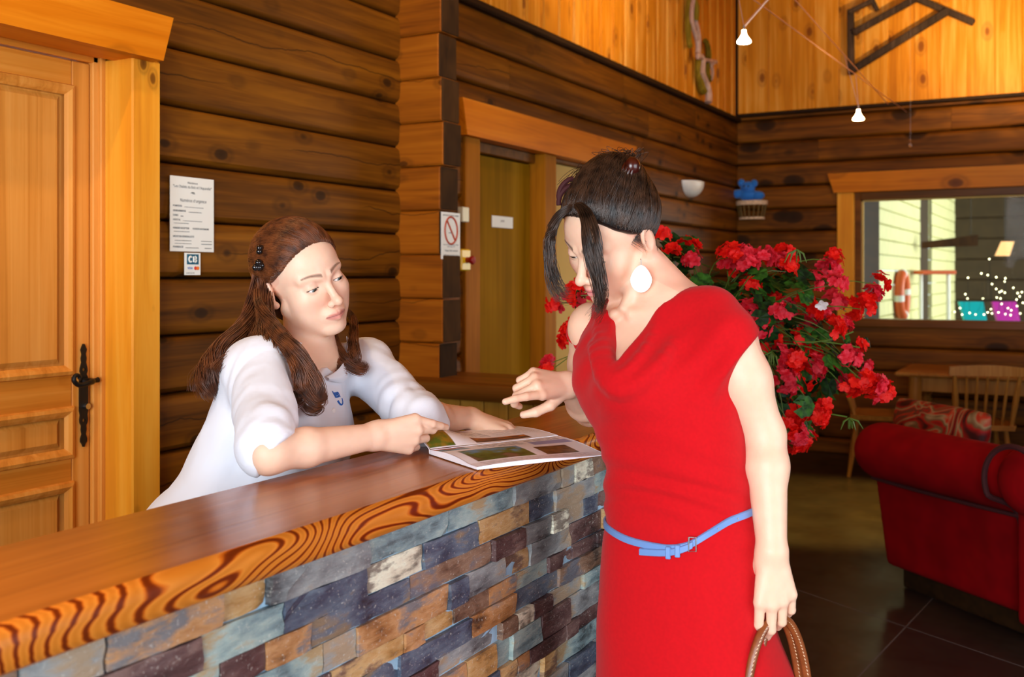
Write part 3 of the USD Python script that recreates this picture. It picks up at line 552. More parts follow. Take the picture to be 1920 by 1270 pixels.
def sheet(S0, S1, T0, T1, lift):
    Q = (S0 * (1 - U[..., None]) + S1 * U[..., None]) * (1 - V[..., None]) + (T0 * (1 - U[..., None]) + T1 * U[..., None]) * V[..., None]
    Q[..., 2] = MZ + lift(U, V); return Q
R = sheet(A, D, B, C_, lambda u, v: 0.005 + 0.006 * np.sin(np.pi * np.clip(v * 1.2, 0, 1)) * (1 - 0.5 * u) + 0.002 * (1 - v) + 0.003 * np.sin(u * 5) * v)
Rb = R.copy(); Rb[..., 2] = MZ
n2 = np.cross(D - A, [0, 0, 1.0]); n2 /= np.linalg.norm(n2); n2 = n2 if n2[1] > 0 else -n2
T0, T1 = A + n2 * 0.165, D + n2 * 0.165
L = sheet(A, D, T0, T1, lambda u, v: 0.006 + 0.030 * np.exp(-((u - 0.12) / 0.22) ** 2) * np.sin(np.pi * np.clip(v, 0, 1)) ** 0.8 + 0.004 * np.sin(np.pi * v) + 0.002)
Lb = L.copy(); Lb[..., 2] = np.where(V > 0.02, L[..., 2] - 0.0025, MZ)
for nm, top_, bot, kind in (("page", R, Rb, "right"), ("page", L, Lb, "left")):
    m = thick(top_, bot); c = page_paint(kind, nu, nv); m.invert() if m.volume < 0 else None
    obj(nm, m, "printed_paper", mag, color=np.vstack([c, np.ones((nu * nv, 3)) * lin(236, 236, 244)]))
# ------------------------------------------------------------------ notices, signs and small fittings on the wall
def wall_text(t, h, px, py, y, parent, mat, center=False, bold=False, maxw=None):
    "lettering 0.4 mm proud of a sheet on the log wall; px, py: its left (or middle) baseline"
    m = meshkit.text_mesh(t, h, 0.0004, bold); v = np.array(m.vertices); w = v[:, 0].max()
    if maxw and w > maxw: v[:, 0] *= maxw / w; w = maxw
    o = on_y(px, py, y); v = np.stack([o[0] + v[:, 0] - (w / 2 if center else 0), np.full(len(v), y) - v[:, 2], o[2] + v[:, 1]], 1)
    return trimesh.Trimesh(v, m.faces[:, ::-1], process=False)
NY = WY - 0.012
q = [on_y(px, py, NY) for px, py in ((319, 329), (401, 337), (400, 473), (318.5, 471))]
notice = thing("notice", "white printed notice sheet on the log wall above the card sticker", "notice", q[0])
nx0, nx1, nz0, nz1 = q[0][0], q[1][0], q[3][2], 0.5 * (q[0][2] + q[1][2])
obj("sheet", box(nx0, nx1, NY, NY + 0.002, nz0, nz1, 0.0004), "white_paper", notice)
cxm = 0.5 * (nx0 + nx1); W, H = nx1 - nx0, nz1 - nz0
def line(t, h, u, v, mat_list, center=False, bold=False, maxw=None):
    m = meshkit.text_mesh(t, h, 0.0004, bold); p = np.array(m.vertices); w = p[:, 0].max()
    if maxw and w > maxw * W: p[:, 0] *= maxw * W / w; w = maxw * W
    p = np.stack([nx0 + u * W + p[:, 0] - (w / 2 if center else 0), NY - 0.0001 - p[:, 2], nz1 - v * H + p[:, 1]], 1); mat_list.append(trimesh.Trimesh(p, m.faces[:, ::-1], process=False))
dark, pale = [], []
line("Résidence", 0.0065, 0.5, 0.09, dark, True, maxw=0.26); line('"Les Chalets du Bois et l\'Aquarelle"', 0.0085, 0.5, 0.15, dark, True, maxw=0.88)
line("Numéros d'urgence", 0.010, 0.52, 0.335, dark, True, maxw=0.60)
for v, t, w, r in ((0.405, "POMPIERS", 0.20, 0.55), (0.47, "GENDARMERIE", 0.30, 0.30), (0.53, "SAMU", 0.12, 0.06), (0.59, "HOPITAL", 0.17, 0.62), (0.70, "HORAIRES RECEPTION", 0.36, 0), (0.70, "", 0, 0), (0.81, "MEDECIN GENERALISTE", 0.48, 0), (0.95, "PHARMACIE", 0.23, 0.3)):
    if t: line(t, 0.0055, 0.06, v, dark, bold=True, maxw=w)
    if r: line("n n nnnn nn nnn nnnnn nn nnnn nn nnnn nn", 0.0030, 0.06 + w + 0.05, v + 0.004, pale, maxw=r)
line("OUVERTE EN SEMAINE", 0.0052, 0.50, 0.70, dark, bold=True, maxw=0.38)
for v, u, w in ((0.63, 0.08, 0.33), (0.74, 0.08, 0.35), (0.86, 0.10, 0.55), (0.86, 0.70, 0.25), (0.90, 0.10, 0.58), (0.90, 0.70, 0.25), (0.955, 0.78, 0.16)): line("nn nnnn nnn nn nnnnnn nnnn nnn nn", 0.0030, u, v, pale, maxw=w)
obj("lettering", join(dark), "ink_grey", notice, smooth=False); obj("small_print", join(pale), "cream_plastic", notice, smooth=False) if False else obj("small_print", join(pale), "ink_grey", notice, smooth=False)
obj("ornament", join(*[tube(spline([(cxm - 0.008 + k * 0.004, NY - 0.0006, nz1 - 0.215 * H), (cxm - 0.002 + k * 0.004, NY - 0.0006, nz1 - 0.20 * H), (cxm + 0.002 + k * 0.004, NY - 0.0006, nz1 - 0.225 * H)], 8), 0.0007, 4) for k in range(3)]), "ink_grey", notice)
# card sticker
c = [on_y(px, py, NY) for px, py in ((346, 474), (376, 474), (376, 516), (347, 516))]
card = thing("card_sticker", "small payment card sticker directly under the white notice", "sticker", c[0])
bx0, bx1, bz0, bz1 = c[0][0], c[1][0], c[3][2], c[0][2]; W2, H2 = bx1 - bx0, bz1 - bz0
obj("sheet", box(bx0, bx1, NY, NY + 0.0015, bz0, bz1, 0.0004), "white_paper", card)
obj("logo_panel", box(bx0 + 0.14 * W2, bx0 + 0.88 * W2, NY - 0.0008, NY, bz0 + 0.48 * H2, bz1 - 0.06 * H2, 0.0003), "ink_teal", card, label="teal panel with white rounded CB letters")
def stroke(pts, r): return tube(pts, r, 6)
lx, lz_, s = bx0 + 0.51 * W2, bz0 + 0.71 * H2, W2 * 0.16
arc = lambda cx, cz, rx, rz, a0, a1, n=14: [(cx + rx * math.cos(math.radians(t)), NY - 0.0012, cz + rz * math.sin(math.radians(t))) for t in np.linspace(a0, a1, n)]
obj("logo_letters", join(stroke(arc(lx - s * 0.95, lz_, s * 0.62, s * 0.8, 50, 310), s * 0.26), stroke([(lx + s * 0.25, NY - 0.0012, lz_ + s * 0.85), (lx + s * 0.25, NY - 0.0012, lz_ - s * 0.85)], s * 0.26), stroke(arc(lx + s * 0.75, lz_ + s * 0.42, s * 0.5, s * 0.42, -90, 90), s * 0.24), stroke(arc(lx + s * 0.75, lz_ - s * 0.42, s * 0.55, s * 0.42, -90, 90), s * 0.24)), "white_paper", card)
def small(t, h, u, v, mat, bold=True):
    m = meshkit.text_mesh(t, h, 0.0004, bold); p = np.array(m.vertices)
    obj("lettering", trimesh.Trimesh(np.stack([bx0 + u * W2 + p[:, 0], NY - 0.0002 - p[:, 2], bz0 + v * H2 + p[:, 1]], 1), m.faces[:, ::-1], process=False), mat, card, smooth=False)
small("VISA", 0.0065, 0.18, 0.27, "ink_blue"); small("à partir de 10 €", 0.0036, 0.10, 0.07, "ink_grey", False)
for du, mt in ((0.68, "ink_red"), (0.82, "ink_orange")):
    ck = trimesh.creation.cylinder(0.0062, 0.0006, sections=20); ck.apply_transform(trimesh.transformations.rotation_matrix(math.pi / 2, [1, 0, 0])); ck.apply_translation((bx0 + du * W2, NY - 0.0004 - 0.0002 * (du > 0.7), bz0 + 0.31 * H2)); obj("logo_disc", ck, mt, card)
# no smoking sign on the dark log ends
SY = 2.352
c = [on_y(px, py, SY) for px, py in ((827, 397), (862, 399), (863, 486), (829, 486))]
sx0_, sx1_, sz0_, sz1_ = c[0][0], c[1][0], c[3][2], c[0][2]; W3, H3 = sx1_ - sx0_, sz1_ - sz0_
sign = thing("no_smoking_sign", "white no smoking sign with a red ring on the dark log ends", "sign", c[0])
obj("sheet", box(sx0_, sx1_, SY - 0.002, SY + 0.001, sz0_, sz1_, 0.0004), "white_paper", sign)
rcx, rcz, rr = sx0_ + 0.5 * W3, sz0_ + 0.615 * H3, 0.33 * W3
arc2 = lambda a0, a1, n=40: [(rcx + rr * math.cos(math.radians(t)), SY - 0.0024, rcz + rr * 1.18 * math.sin(math.radians(t))) for t in np.linspace(a0, a1, n)]
obj("ban_ring", join(tube(arc2(0, 360), 0.0042, 6), tube([arc2(132, 133, 2)[0], arc2(-48, -47, 2)[0]], 0.0040, 6)), "sign_red", sign)
obj("cigarette", join(tube([(rcx - 0.018, SY - 0.0024, rcz - 0.010), (rcx + 0.012, SY - 0.0024, rcz - 0.010)], 0.0016, 5)), "ink_grey", sign)
tx = []
def stext(t, h, u, v, maxw):
    m = meshkit.text_mesh(t, h, 0.0004); p = np.array(m.vertices); w = p[:, 0].max(); p[:, 0] *= maxw * W3 / w
    tx.append(trimesh.Trimesh(np.stack([sx0_ + u * W3 + p[:, 0], SY - 0.0022 - p[:, 2], sz0_ + v * H3 + p[:, 1]], 1), m.faces[:, ::-1], process=False))
stext("INTERDICTION DE FUMER", 0.006, 0.07, 0.92, 0.84); stext("Décret du novembre 2006", 0.004, 0.1, 0.30, 0.8); stext("article R", 0.004, 0.3, 0.26, 0.4); stext("Tabac info service", 0.008, 0.15, 0.165, 0.72); stext("3989 aide à l'arrêt du tabac", 0.006, 0.1, 0.07, 0.82)
obj("lettering", join(tx), "ink_grey", sign, smooth=False)
# yellow tab and the alarm button on the door jamb
c0, c1 = on_y(861, 388, WY - 0.03), on_y(872, 417, WY - 0.03)
tab = thing("cream_switch_plate", "small cream plate at the upper right corner of the no smoking sign", "plate", c0)
obj("plate", box(c0[0], c1[0] + 0.005, WY - 0.05, WY - 0.02, c1[2], c0[2], 0.003), "cream_plastic", tab)
JY = WY - 0.022
c0, c1 = on_y(864, 467, JY - 0.05), on_y(884, 508, JY - 0.05)
alarm = thing("emergency_button", "yellow emergency box with a red push button on the door jamb", "button", c0)
obj("housing", box(c0[0], c1[0] - 0.012, JY - 0.055, JY + 0.002, c1[2], c0[2], 0.006), "signal_yellow", alarm)
bc = on_y(872, 488, JY - 0.055); ax = np.array([0.35, -1.0, 0.0]); ax /= np.linalg.norm(ax)
bc[0] = 0.5 * (c0[0] + c1[0]) - 0.004
but = lathe([(0.0001, 0), (0.014, 0), (0.014, 0.022), (0.019, 0.024), (0.020, 0.034), (0.016, 0.040), (0.0001, 0.043)], 24); but.apply_transform(trimesh.geometry.align_vectors([0, 0, 1], [0, -1, 0])); but.apply_translation(bc)
obj("push_button", but, "button_red", alarm, smooth=40)
c0, c1 = on_y(922, 404, WY + 0.068), on_y(960.5, 429, WY + 0.068)
dp = thing("door_nameplate", "blank white nameplate on the olive brown door", "plate", c0)
obj("plate", box(c0[0], c1[0], WY + 0.064, WY + 0.069, c1[2], c0[2], 0.001), "white_paper", dp)
m = meshkit.text_mesh("privé", 0.012, 0.0004); p = np.array(m.vertices)
obj("lettering", trimesh.Trimesh(np.stack([c0[0] + 0.085 + p[:, 0], WY + 0.0638 - p[:, 2], c1[2] + 0.03 + p[:, 1]], 1), m.faces[:, ::-1], process=False), "ink_grey", dp, smooth=False)

# ------------------------------------------------------------------ wall sconce, bear on its basket, wooden ornaments
c = on_y(1297, 341, WY - 0.02); r = on_y(1328, 341, WY)[0] - c[0]
sc = thing("wall_sconce", "white half-bowl plaster wall sconce on the logs", "lamp", c)
th, ph = np.meshgrid(np.linspace(0, np.pi, 25), np.linspace(0, np.pi / 2, 13), indexing="ij"); hgt = 0.115
Pq = np.stack([c[0] - 0.165 * np.cos(th) * np.cos(ph) ** 0.9, WY - 0.002 - 0.10 * np.sin(th) * np.cos(ph) ** 0.9, c[2] - hgt * np.sin(ph)], -1); Pi = np.stack([c[0] - 0.158 * np.cos(th) * np.cos(ph) ** 0.9, WY - 0.001 - 0.093 * np.sin(th) * np.cos(ph) ** 0.9, c[2] - (hgt - 0.007) * np.sin(ph)], -1)
m = thick(Pq, Pi); m.invert() if m.volume < 0 else None
obj("bowl", m, "sconce_glass", sc, smooth=50)
obj("bracket", box(c[0] - 0.04, c[0] + 0.04, WY - 0.02, WY + 0.004, c[2] - 0.07, c[2] - 0.02, 0.003), "steel", sc)
bz = on_x(1404, 378, WX - 0.10)
bk = thing("wall_basket", "small wicker wall basket holding the blue bear near the room corner", "basket", bz)
by, bt, bb = bz[1], on_x(1404, 377, WX - 0.1)[2], on_x(1404, 411, WX - 0.1)[2]
half = lambda ry, rx, n=20: [(WX - 0.004 - rx * math.sin(t), by + ry * math.cos(t)) for t in np.linspace(0, math.pi, n)]
def ring(ry, rx, zc, hh, tk):
    a = np.array(half(ry, rx)); P = np.stack([np.stack([a[:, 0] - d, by + (a[:, 1] - by) * (1 + d / ry), np.full(len(a), zz)], 1) for d, zz in ((0, zc - hh), (tk, zc - hh), (tk, zc + hh), (0, zc + hh), (0, zc - hh))], 1)
    m = grid_mesh(P); m.fix_normals(); return m
obj("rim", ring(0.125, 0.10, bt - 0.012, 0.018, 0.008), "wicker_pale", bk); obj("base_ring", ring(0.10, 0.08, bb + 0.01, 0.009, 0.008), "wicker_pale", bk)
for k, t in enumerate(np.linspace(0.12, math.pi - 0.12, 9)):
    obj("stave", tube([(WX - 0.006 - 0.10 * math.sin(t), by + 0.123 * math.cos(t), bt - 0.02), (WX - 0.006 - 0.08 * math.sin(t), by + 0.098 * math.cos(t), bb + 0.012)], 0.007, 6), "wicker_brown", bk)
obj("basket_floor", prism(half(0.098, 0.078), bb, bb + 0.006, "z"), "wicker_brown", bk)
bear = thing("toy_bear", "bright blue flat toy bear sitting on the wicker wall basket", "toy", (WX - 0.06, by, bt))
def ell(c, r, sub=3):
    m = trimesh.creation.icosphere(sub); return trimesh.Trimesh(m.vertices * np.array(r) + np.array(c), m.faces, process=False)
def bl(px, py): p = on_x(px, py, WX - 0.07); return p
hd = bl(1402, 352)
parts = [ell(hd, (0.042, 0.062, 0.052)), ell(bl(1390, 343), (0.028, 0.030, 0.032)), ell(bl(1414, 344), (0.028, 0.030, 0.032)), ell(bl(1403, 366), (0.048, 0.085, 0.050)), ell(bl(1384, 364), (0.04, 0.062, 0.038)), ell(bl(1420, 367), (0.04, 0.060, 0.038)), ell(hd + np.array([-0.04, 0, -0.008]), (0.02, 0.024, 0.018))]
def union(ms):
    out = None
    for x in ms:
        q = manifold3d.Manifold(manifold3d.Mesh(np.asarray(x.vertices, np.float32), np.asarray(x.faces, np.uint32))); out = q if out is None else out + q
    k = out.to_mesh(); return trimesh.Trimesh(k.vert_properties[:, :3], k.tri_verts, process=True)
bm = union(parts); trimesh.smoothing.filter_taubin(bm, iterations=6)
bd = obj("body", bm, "bear_blue", bear, smooth=True)
for px in (1398, 1406): obj("eye", ell(bl(px, 350) + np.array([-0.042, 0, 0]), (0.006, 0.007, 0.008), 2), "eye_black", bear)

# carved climbing ornament of pale roots on the upper boards
orn = thing("root_ornament", "twisted hanging ornament of pale roots and mossy bark high on the boards", "ornament", on_y(1318, 100, WY))
OY = WY - 0.03
def oy(px, py, d=0.0): return on_y(px, py, OY - d)
obj("bark", join(tube(spline([oy(1296, -20), oy(1292, 20), oy(1290, 60), oy(1294, 88)], 14), np.linspace(0.035, 0.022, 14), 8), tube(spline([oy(1300, 0, 0.02), oy(1304, 20, 0.03), oy(1302, 38, 0.02)], 10), 0.03, 8)), "mossy_wood", orn)
obj("bark", join(tube(spline([oy(1322, 76), oy(1327, 90), oy(1328, 106), oy(1324, 128), oy(1328, 150)], 14), np.linspace(0.02, 0.034, 14), 8), tube(spline([oy(1312, 106), oy(1309, 125), oy(1312, 150), oy(1319, 172)], 14), np.linspace(0.022, 0.034, 14), 8)), "mossy_wood", orn)
for pts, r0, r1 in (([(1300, 0), (1297, 22), (1298, 45), (1306, 70), (1308, 100)], 0.016, 0.020), ([(1304, 40), (1309, 60), (1311, 85), (1310, 104)], 0.018, 0.014), ([(1310, 104), (1318, 118), (1317, 135), (1322, 150), (1328, 170), (1328, 192)], 0.020, 0.028), ([(1320, 112), (1332, 114), (1342, 116)], 0.014, 0.016), ([(1332, 118), (1336, 135), (1334, 150)], 0.014, 0.010), ([(1340, 116), (1336, 122)], 0.012, 0.01)):
    obj("root", tube(spline([oy(px, py, 0.03) for px, py in pts] if len(pts) > 2 else [oy(*pts[0], 0.03), oy(*(np.mean(pts, 0)), 0.032), oy(*pts[1], 0.03)], 16), np.linspace(r0, r1, 16), 8), "branch_wood", orn)
obj("root_knot", ell(oy(1309, 105, 0.045), (0.03, 0.02, 0.028), 2), "branch_wood", orn)
# old wooden sled frame on the end wall
SX = WX - 0.06
def ox(px, py, d=0.0): return on_x(px, py, SX - d)
sled = thing("sled_frame", "weathered dark timber sled frame hung high on the pale end wall boards", "ornament", ox(1700, 60))
def bar(a, b, w, parent=sled, d=0.0, nm="bar"):
    A_, B_ = ox(*a, d), ox(*b, d); t = (B_ - A_) / np.linalg.norm(B_ - A_); s_ = np.cross([1, 0, 0], t)
    obj(nm, rbox((A_ + B_) / 2, (np.linalg.norm(B_ - A_), w, 0.045), np.stack([t, s_, [1, 0, 0]]), 0.006), "sled_wood", parent)
bar((1595, 18), (1596, 140), 0.050, nm="post"); bar((1594, 134), (1778, 20), 0.055, d=0.03, nm="brace"); bar((1600, 62), (1716, -2), 0.050, d=0.03, nm="runner"); bar((1716, -4), (1826, 43), 0.048, d=0.0, nm="rail"); bar((1590, 24), (1632, 3), 0.035, d=0.02, nm="strut"); bar((1628, -14), (1645, 20), 0.035, nm="strut")

# ------------------------------------------------------------------ cable spot lamps
def cable_lamp(name, label, px, py, wpx, z, glow, arm, arm2):
    c = at(px, py, z); s = wpx * z / F
    t = thing(name, label, "lamp", c)
    obj("bulb", lathe([(0.0001, 0.62 * s), (0.14 * s, 0.62 * s), (0.17 * s, 0.35 * s), (0.30 * s, 0.10 * s), (0.47 * s, -0.12 * s), (0.5 * s, -0.22 * s), (0.44 * s, -0.30 * s), (0.0001, -0.34 * s)], 24, c), glow, t, smooth=40)
    obj("socket", lathe([(0.0001, 0.92 * s), (0.09 * s, 0.92 * s), (0.10 * s, 0.60 * s), (0.0001, 0.60 * s)], 14, c), "steel", t)
    for k, (a, r) in enumerate(((arm, 0.0055), (arm2, 0.002))):
        if a: obj("arm" if k == 0 else "feed_wire", tube([c + UP * 0.86 * s, at(*a, z + 0.02 * k)], r, 8), "wire_copper", t)
    return c
l1 = cable_lamp("cable_spot_lamp", "bright glowing cable spot lamp with an angled copper arm, near the top edge", 1395, 73, 27, 4.6, "lamp_glow", (1449, -12), (1384, -8))
l2 = cable_lamp("cable_spot_lamp", "small orange glowing cable spot lamp before the end wall", 1609.5, 219, 22, 6.3, "lamp_glow_small", None, None)
CAB = [(at(1398, -12, 4.6), at(1700, 210, 7.6)), (at(1482, -10, 5.2), at(1665, 195, 7.6))]
def on_cable(k, z): A_, B_ = CAB[k]; t = (z - (A_ - CAB[k][0] + A_) @ FWD) / ((B_ - A_) @ FWD); return A_ + t * (B_ - A_)
for k in (0, 1): obj("feed_wire", tube([l2 + UP * 0.06, on_cable(k, 6.3)], 0.0022, 6), "wire_copper", "/World/cable_spot_lamp_001")
spot_light("cable_spot_light", l1 - UP * 0.03, l1 + np.array([0.3, 0.5, -2.4]), WARM, 420, 0.025, 55, 0.6)
spot_light("cable_spot_light_001", l2 - UP * 0.03, l2 + np.array([-0.05, 0.2, -2.4]), (1.0, 0.74, 0.12), 17000, 0.02, 26, 0.5)
for k, (a, b) in enumerate((((1398, -12, 4.6), (1700, 210, 7.6)), ((1482, -10, 5.2), (1665, 195, 7.6)))):
    t = obj("lamp_cable", tube([at(*a), at(*b)], 0.003, 6), "wire_copper", label=["thin tensioned copper lamp cable nearer the first spot lamp", "thin tensioned copper lamp cable passing before the sled frame"][k], cat="cable")
cp = at(1707, 272, 7.4); cr = thing("crystal_pendant", "tiny clear crystal drop hanging on a thread before the end wall", "ornament", cp)
obj("drop", join(ell(cp, (0.012, 0.012, 0.014), 2), ell(cp + UP * 0.035, (0.008, 0.008, 0.009), 2)), "crystal", cr); obj("thread", tube([cp + UP * 0.04, (*(cp + UP * 0.04)[:2], 4.4)], 0.0007, 5), "steel", cr)

# ------------------------------------------------------------------ pool hall things seen through the window
def torus(c, R, r, normal):
    t = trimesh.creation.torus(R, r, 40, 16); t.apply_transform(trimesh.geometry.align_vectors([0, 0, 1], normal)); t.apply_translation(c); return t
rc = on_y(1692, 553, PY - 0.06); lr = thing("life_ring", "orange and white life ring hanging on the sunlit pool hall wall", "life ring", rc)
obj("ring", torus(rc, 0.24, 0.055, [0, 1, 0]), "ring_orange", lr, smooth=60)
for a in (0, 90, 180, 270):
    p = rc + np.array([0.24 * math.cos(math.radians(a + 8)), 0, 0.24 * math.sin(math.radians(a + 8))]); tt = np.array([-math.sin(math.radians(a + 8)), 0, math.cos(math.radians(a + 8))])
    obj("band", tube([p - tt * 0.035, p + tt * 0.035], 0.058, 16), "white_paper", lr)
for px, mt, lb, w in ((1826, "lounger_teal", "teal pool lounger seen through the end wall window", 0.0), (1888, "lounger_magenta", "magenta pool lounger seen through the end wall window", 0.0)):
    c = at(px, 584, 11.5); t = thing("pool_lounger", lb, "lounger", (c[0], c[1], 0))
    e1 = RIGHT; bw = 0.135
    q = [at(px - 27, 566, 11.6), at(px + 18, 566, 11.6), at(px + 27, 612, 11.2), at(px - 14, 612, 11.2)]
    f = [x + FWD * 0.05 for x in q]; obj("backrest", hull(q + f), mt, t)
    q2 = [q[3], q[2], q[2] + np.array([-0.15, -0.35, -0.30]), q[3] + np.array([-0.15, -0.35, -0.30])]; obj("seat", hull(q2 + [x - UP * 0.05 for x in q2]), mt, t)
    for k, x in enumerate((q2[0], q2[1], q2[2], q2[3])): obj("leg", tube([x - UP * 0.04, (x[0], x[1], 0.0)], 0.018, 8), "steel", t)
tb = at(1766, 520, 13.6); pt = thing("pool_bench", "small pale topped bench beside the sunlit pool hall wall", "bench", (tb[0], tb[1], 0))
obj("bench_top", rbox(at(1752, 511, 12.8), (0.42, 0.30, 0.05), np.stack([RIGHT, FWD, UP]), 0.01), "ring_orange", pt)
for dx in (-0.17, 0.17): obj("leg", tube([at(1752, 514, 12.8) + RIGHT * dx, (*(at(1752, 514, 12.8) + RIGHT * dx)[:2], 0)], 0.025, 8), "white_paper", pt)
ltp = at(1885, 467, 12.5); lt = thing("pool_hall_lantern", "glowing square paper lantern on the dark far wall beyond the window", "lamp", ltp)
obj("shade", hull([at(px, py, z) for z in (12.5, 12.62) for px, py in ((1877, 453), (1902, 453), (1893, 480), (1865, 480))]), "lantern_glow", lt)
obj("cord", tube([at(1885, 455, 12.56), (*at(1885, 455, 12.56)[:2], 3.2)], 0.004, 5), "black_iron", lt)
sg_ = thing("pool_hall_sign", "grey sign board hanging above the pool hall passage", "sign", at(1800, 452, 13.0))
obj("board", hull([at(px, py, z) for z in (13.0, 13.04) for px, py in ((1728, 454), (1834, 440), (1834, 461), (1728, 466))]), "log_end_wood", sg_)
for px in (1745, 1820): obj("cord", tube([at(px, 452, 13.02), (*at(px, 452, 13.02)[:2], 3.2)], 0.004, 5), "black_iron", sg_)
rb = np.random.default_rng(3); spots = [(1840, 513), (1815, 521), (1852, 516), (1868, 520), (1885, 522), (1884, 528), (1860, 533), (1868, 542), (1874, 548), (1878, 546), (1884, 549), (1869, 558), (1876, 560), (1843, 560), (1810, 552), (1814, 560), (1908, 550), (1916, 548), (1912, 556), (1906, 562), (1818, 587), (1829, 590), (1845, 590), (1852, 586), (1858, 580), (1860, 588), (1878, 570), (1890, 578), (1896, 582), (1885, 589), (1895, 591), (1872, 586), (1907, 574), (1913, 588), (1800, 578), (1804, 590), (1918, 568), (1900, 540), (1790, 585), (1855, 486)]
fl = thing("fairy_lights", "string of tiny warm fairy lights in front of the coloured pool loungers", "string lights", at(1860, 560, 9.4))
pts = [at(px, py, 9.3 + 0.35 * rb.random()) for px, py in spots]
obj("wire", join(*[tube([a, (a + b) / 2 - UP * 0.02, b], 0.0012, 4) for a, b in zip(sorted(pts, key=lambda p: p[1]), sorted(pts, key=lambda p: p[1])[1:])]), "black_iron", fl)
for p in pts: obj("bulb", ell(p, (0.0065,) * 3, 1), "fairy_glow", fl)
# ------------------------------------------------------------------ people: smooth implicit bodies
def V(*a): return np.array(a, float)
def R3(px, py, z): return at(px, py, z)
def smin(a, b, k):
    h = np.clip(0.5 + 0.5 * (b - a) / k, 0, 1); return b * (1 - h) + a * h - k * h * (1 - h)
def smax(a, b, k): return -smin(-a, -b, k)
def sph(p, c, r): return np.linalg.norm(p - c, axis=1) - r
def cone(p, a, b, ra, rb):
    ab = b - a; t = np.clip((p - a) @ ab / (ab @ ab), 0, 1); return np.linalg.norm(p - a - t[:, None] * ab, axis=1) - (ra + (rb - ra) * t)
def elp(p, c, r, ax=None):
    q = p - c
    if ax is not None: q = q @ np.asarray(ax).T
    r = np.asarray(r, float); k0 = np.linalg.norm(q / r, axis=1); k1 = np.linalg.norm(q / r ** 2, axis=1)
    return k0 * (k0 - 1) / np.maximum(k1, 1e-9)
def loft(p, O, axW, axN, axU, t, cw, cn, a, b, sq=2.0):
    "stack of ellipses along axU: centres (cw, cn), half widths a along axW and b along axN, given at the heights t"
    from scipy.interpolate import PchipInterpolator as Pc
    q = p - O; u = q @ axU; uc = np.clip(u, t[0], t[-1]); A, Bq = Pc(t, a)(uc), Pc(t, b)(uc)
    x, y = q @ axW - Pc(t, cw)(uc), q @ axN - Pc(t, cn)(uc)
    k0 = (np.abs(x / A) ** sq + np.abs(y / Bq) ** sq) ** (1 / sq); k1 = np.hypot(x / A ** 2, y / Bq ** 2)
    d = np.where(k1 > 1e-6, k0 * (k0 - 1) / np.maximum(k1, 1e-6), -np.minimum(A, Bq)); d = np.maximum(d, -np.minimum(A, Bq))
    return smax(d, np.abs(u - 0.5 * (t[0] + t[-1])) - 0.5 * (t[-1] - t[0]), 0.02)
def crease(p, s, amp, seed=0):
    "sharp valleys, as in pulled cotton"
    return amp * (1 - np.minimum(np.abs(meshkit.fbm(p * np.asarray(s), 2, seed) - 0.5) * 7, 1))
def wob(p, s, amp, seed=0): return (meshkit.fbm(p * np.asarray(s), 2, seed) - 0.5) * amp

def surface(f, lo, hi, h, block=6, slack=1.35):
    "surface nets over the blocks near the zero set of f"
    lo, hi = np.asarray(lo, float), np.asarray(hi, float); n = np.ceil((hi - lo) / (h * block)).astype(int)
    g = np.stack(np.meshgrid(*[np.arange(k) for k in n], indexing="ij"), -1).reshape(-1, 3)
    d = f(lo + (g + 0.5) * h * block); g = g[np.abs(d) < h * block * 0.87 * slack + h]
    S = n * block + 2; key = lambda ijk: (ijk[..., 0] * S[1] + ijk[..., 1]) * S[2] + ijk[..., 2]
    off = np.stack(np.meshgrid(*[np.arange(block + 1)] * 3, indexing="ij"), -1).reshape(-1, 3)
    K = np.unique(key(g[:, None] * block + off).ravel()); ijk = np.stack([K // (S[1] * S[2]), K // S[2] % S[1], K % S[2]], 1)
    D = np.concatenate([f(lo + q * h) for q in np.array_split(ijk, max(1, len(ijk) // 400000 + 1))])
    inside = D < 0
    c8 = np.array([[i, j, k] for i in (0, 1) for j in (0, 1) for k in (0, 1)])
    off = np.stack(np.meshgrid(*[np.arange(block)] * 3, indexing="ij"), -1).reshape(-1, 3)
    cells = (g[:, None] * block + off).reshape(-1, 3)
    idx = np.searchsorted(K, key(cells[:, None] + c8)); m = inside[idx].sum(1); act = (m > 0) & (m < 8); cells, idx = cells[act], idx[act]
    dv = D[idx]; acc, cnt = np.zeros((len(cells), 3)), np.zeros(len(cells))
    for a in range(8):
        for b in range(a + 1, 8):
            if np.abs(c8[a] - c8[b]).sum() == 1:
                s = (dv[:, a] < 0) != (dv[:, b] < 0); t = dv[s, a] / (dv[s, a] - dv[s, b]); acc[s] += c8[a] + t[:, None] * (c8[b] - c8[a]); cnt[s] += 1
    verts = lo + (cells + acc / cnt[:, None]) * h
    ck = key(cells); order = np.argsort(ck); cks = ck[order]; faces = []
    def cell_id(k):
        i = np.minimum(np.searchsorted(cks, k), len(cks) - 1); return np.where(cks[i] == k, order[i], -1)
    for ax in range(3):
        e = np.eye(3, dtype=int); nb = np.searchsorted(K, key(ijk + e[ax])); nb = np.minimum(nb, len(K) - 1); ok = (K[nb] == key(ijk + e[ax])) & (inside != inside[nb])
        q = ijk[ok]; ins = inside[ok]; u, v = e[(ax + 1) % 3], e[(ax + 2) % 3]
        quad = np.stack([cell_id(key(q - s * u - t * v)) for s, t in ((0, 0), (1, 0), (1, 1), (0, 1))], 1); good = (quad >= 0).all(1); quad, ins = quad[good], ins[good]
        quad[~ins] = quad[~ins][:, ::-1]; faces += [quad[:, [0, 1, 2]], quad[:, [0, 2, 3]]]
    F_ = np.vstack(faces); m = trimesh.Trimesh(verts, F_, process=False)
    if m.volume < 0: m.invert()
    return m

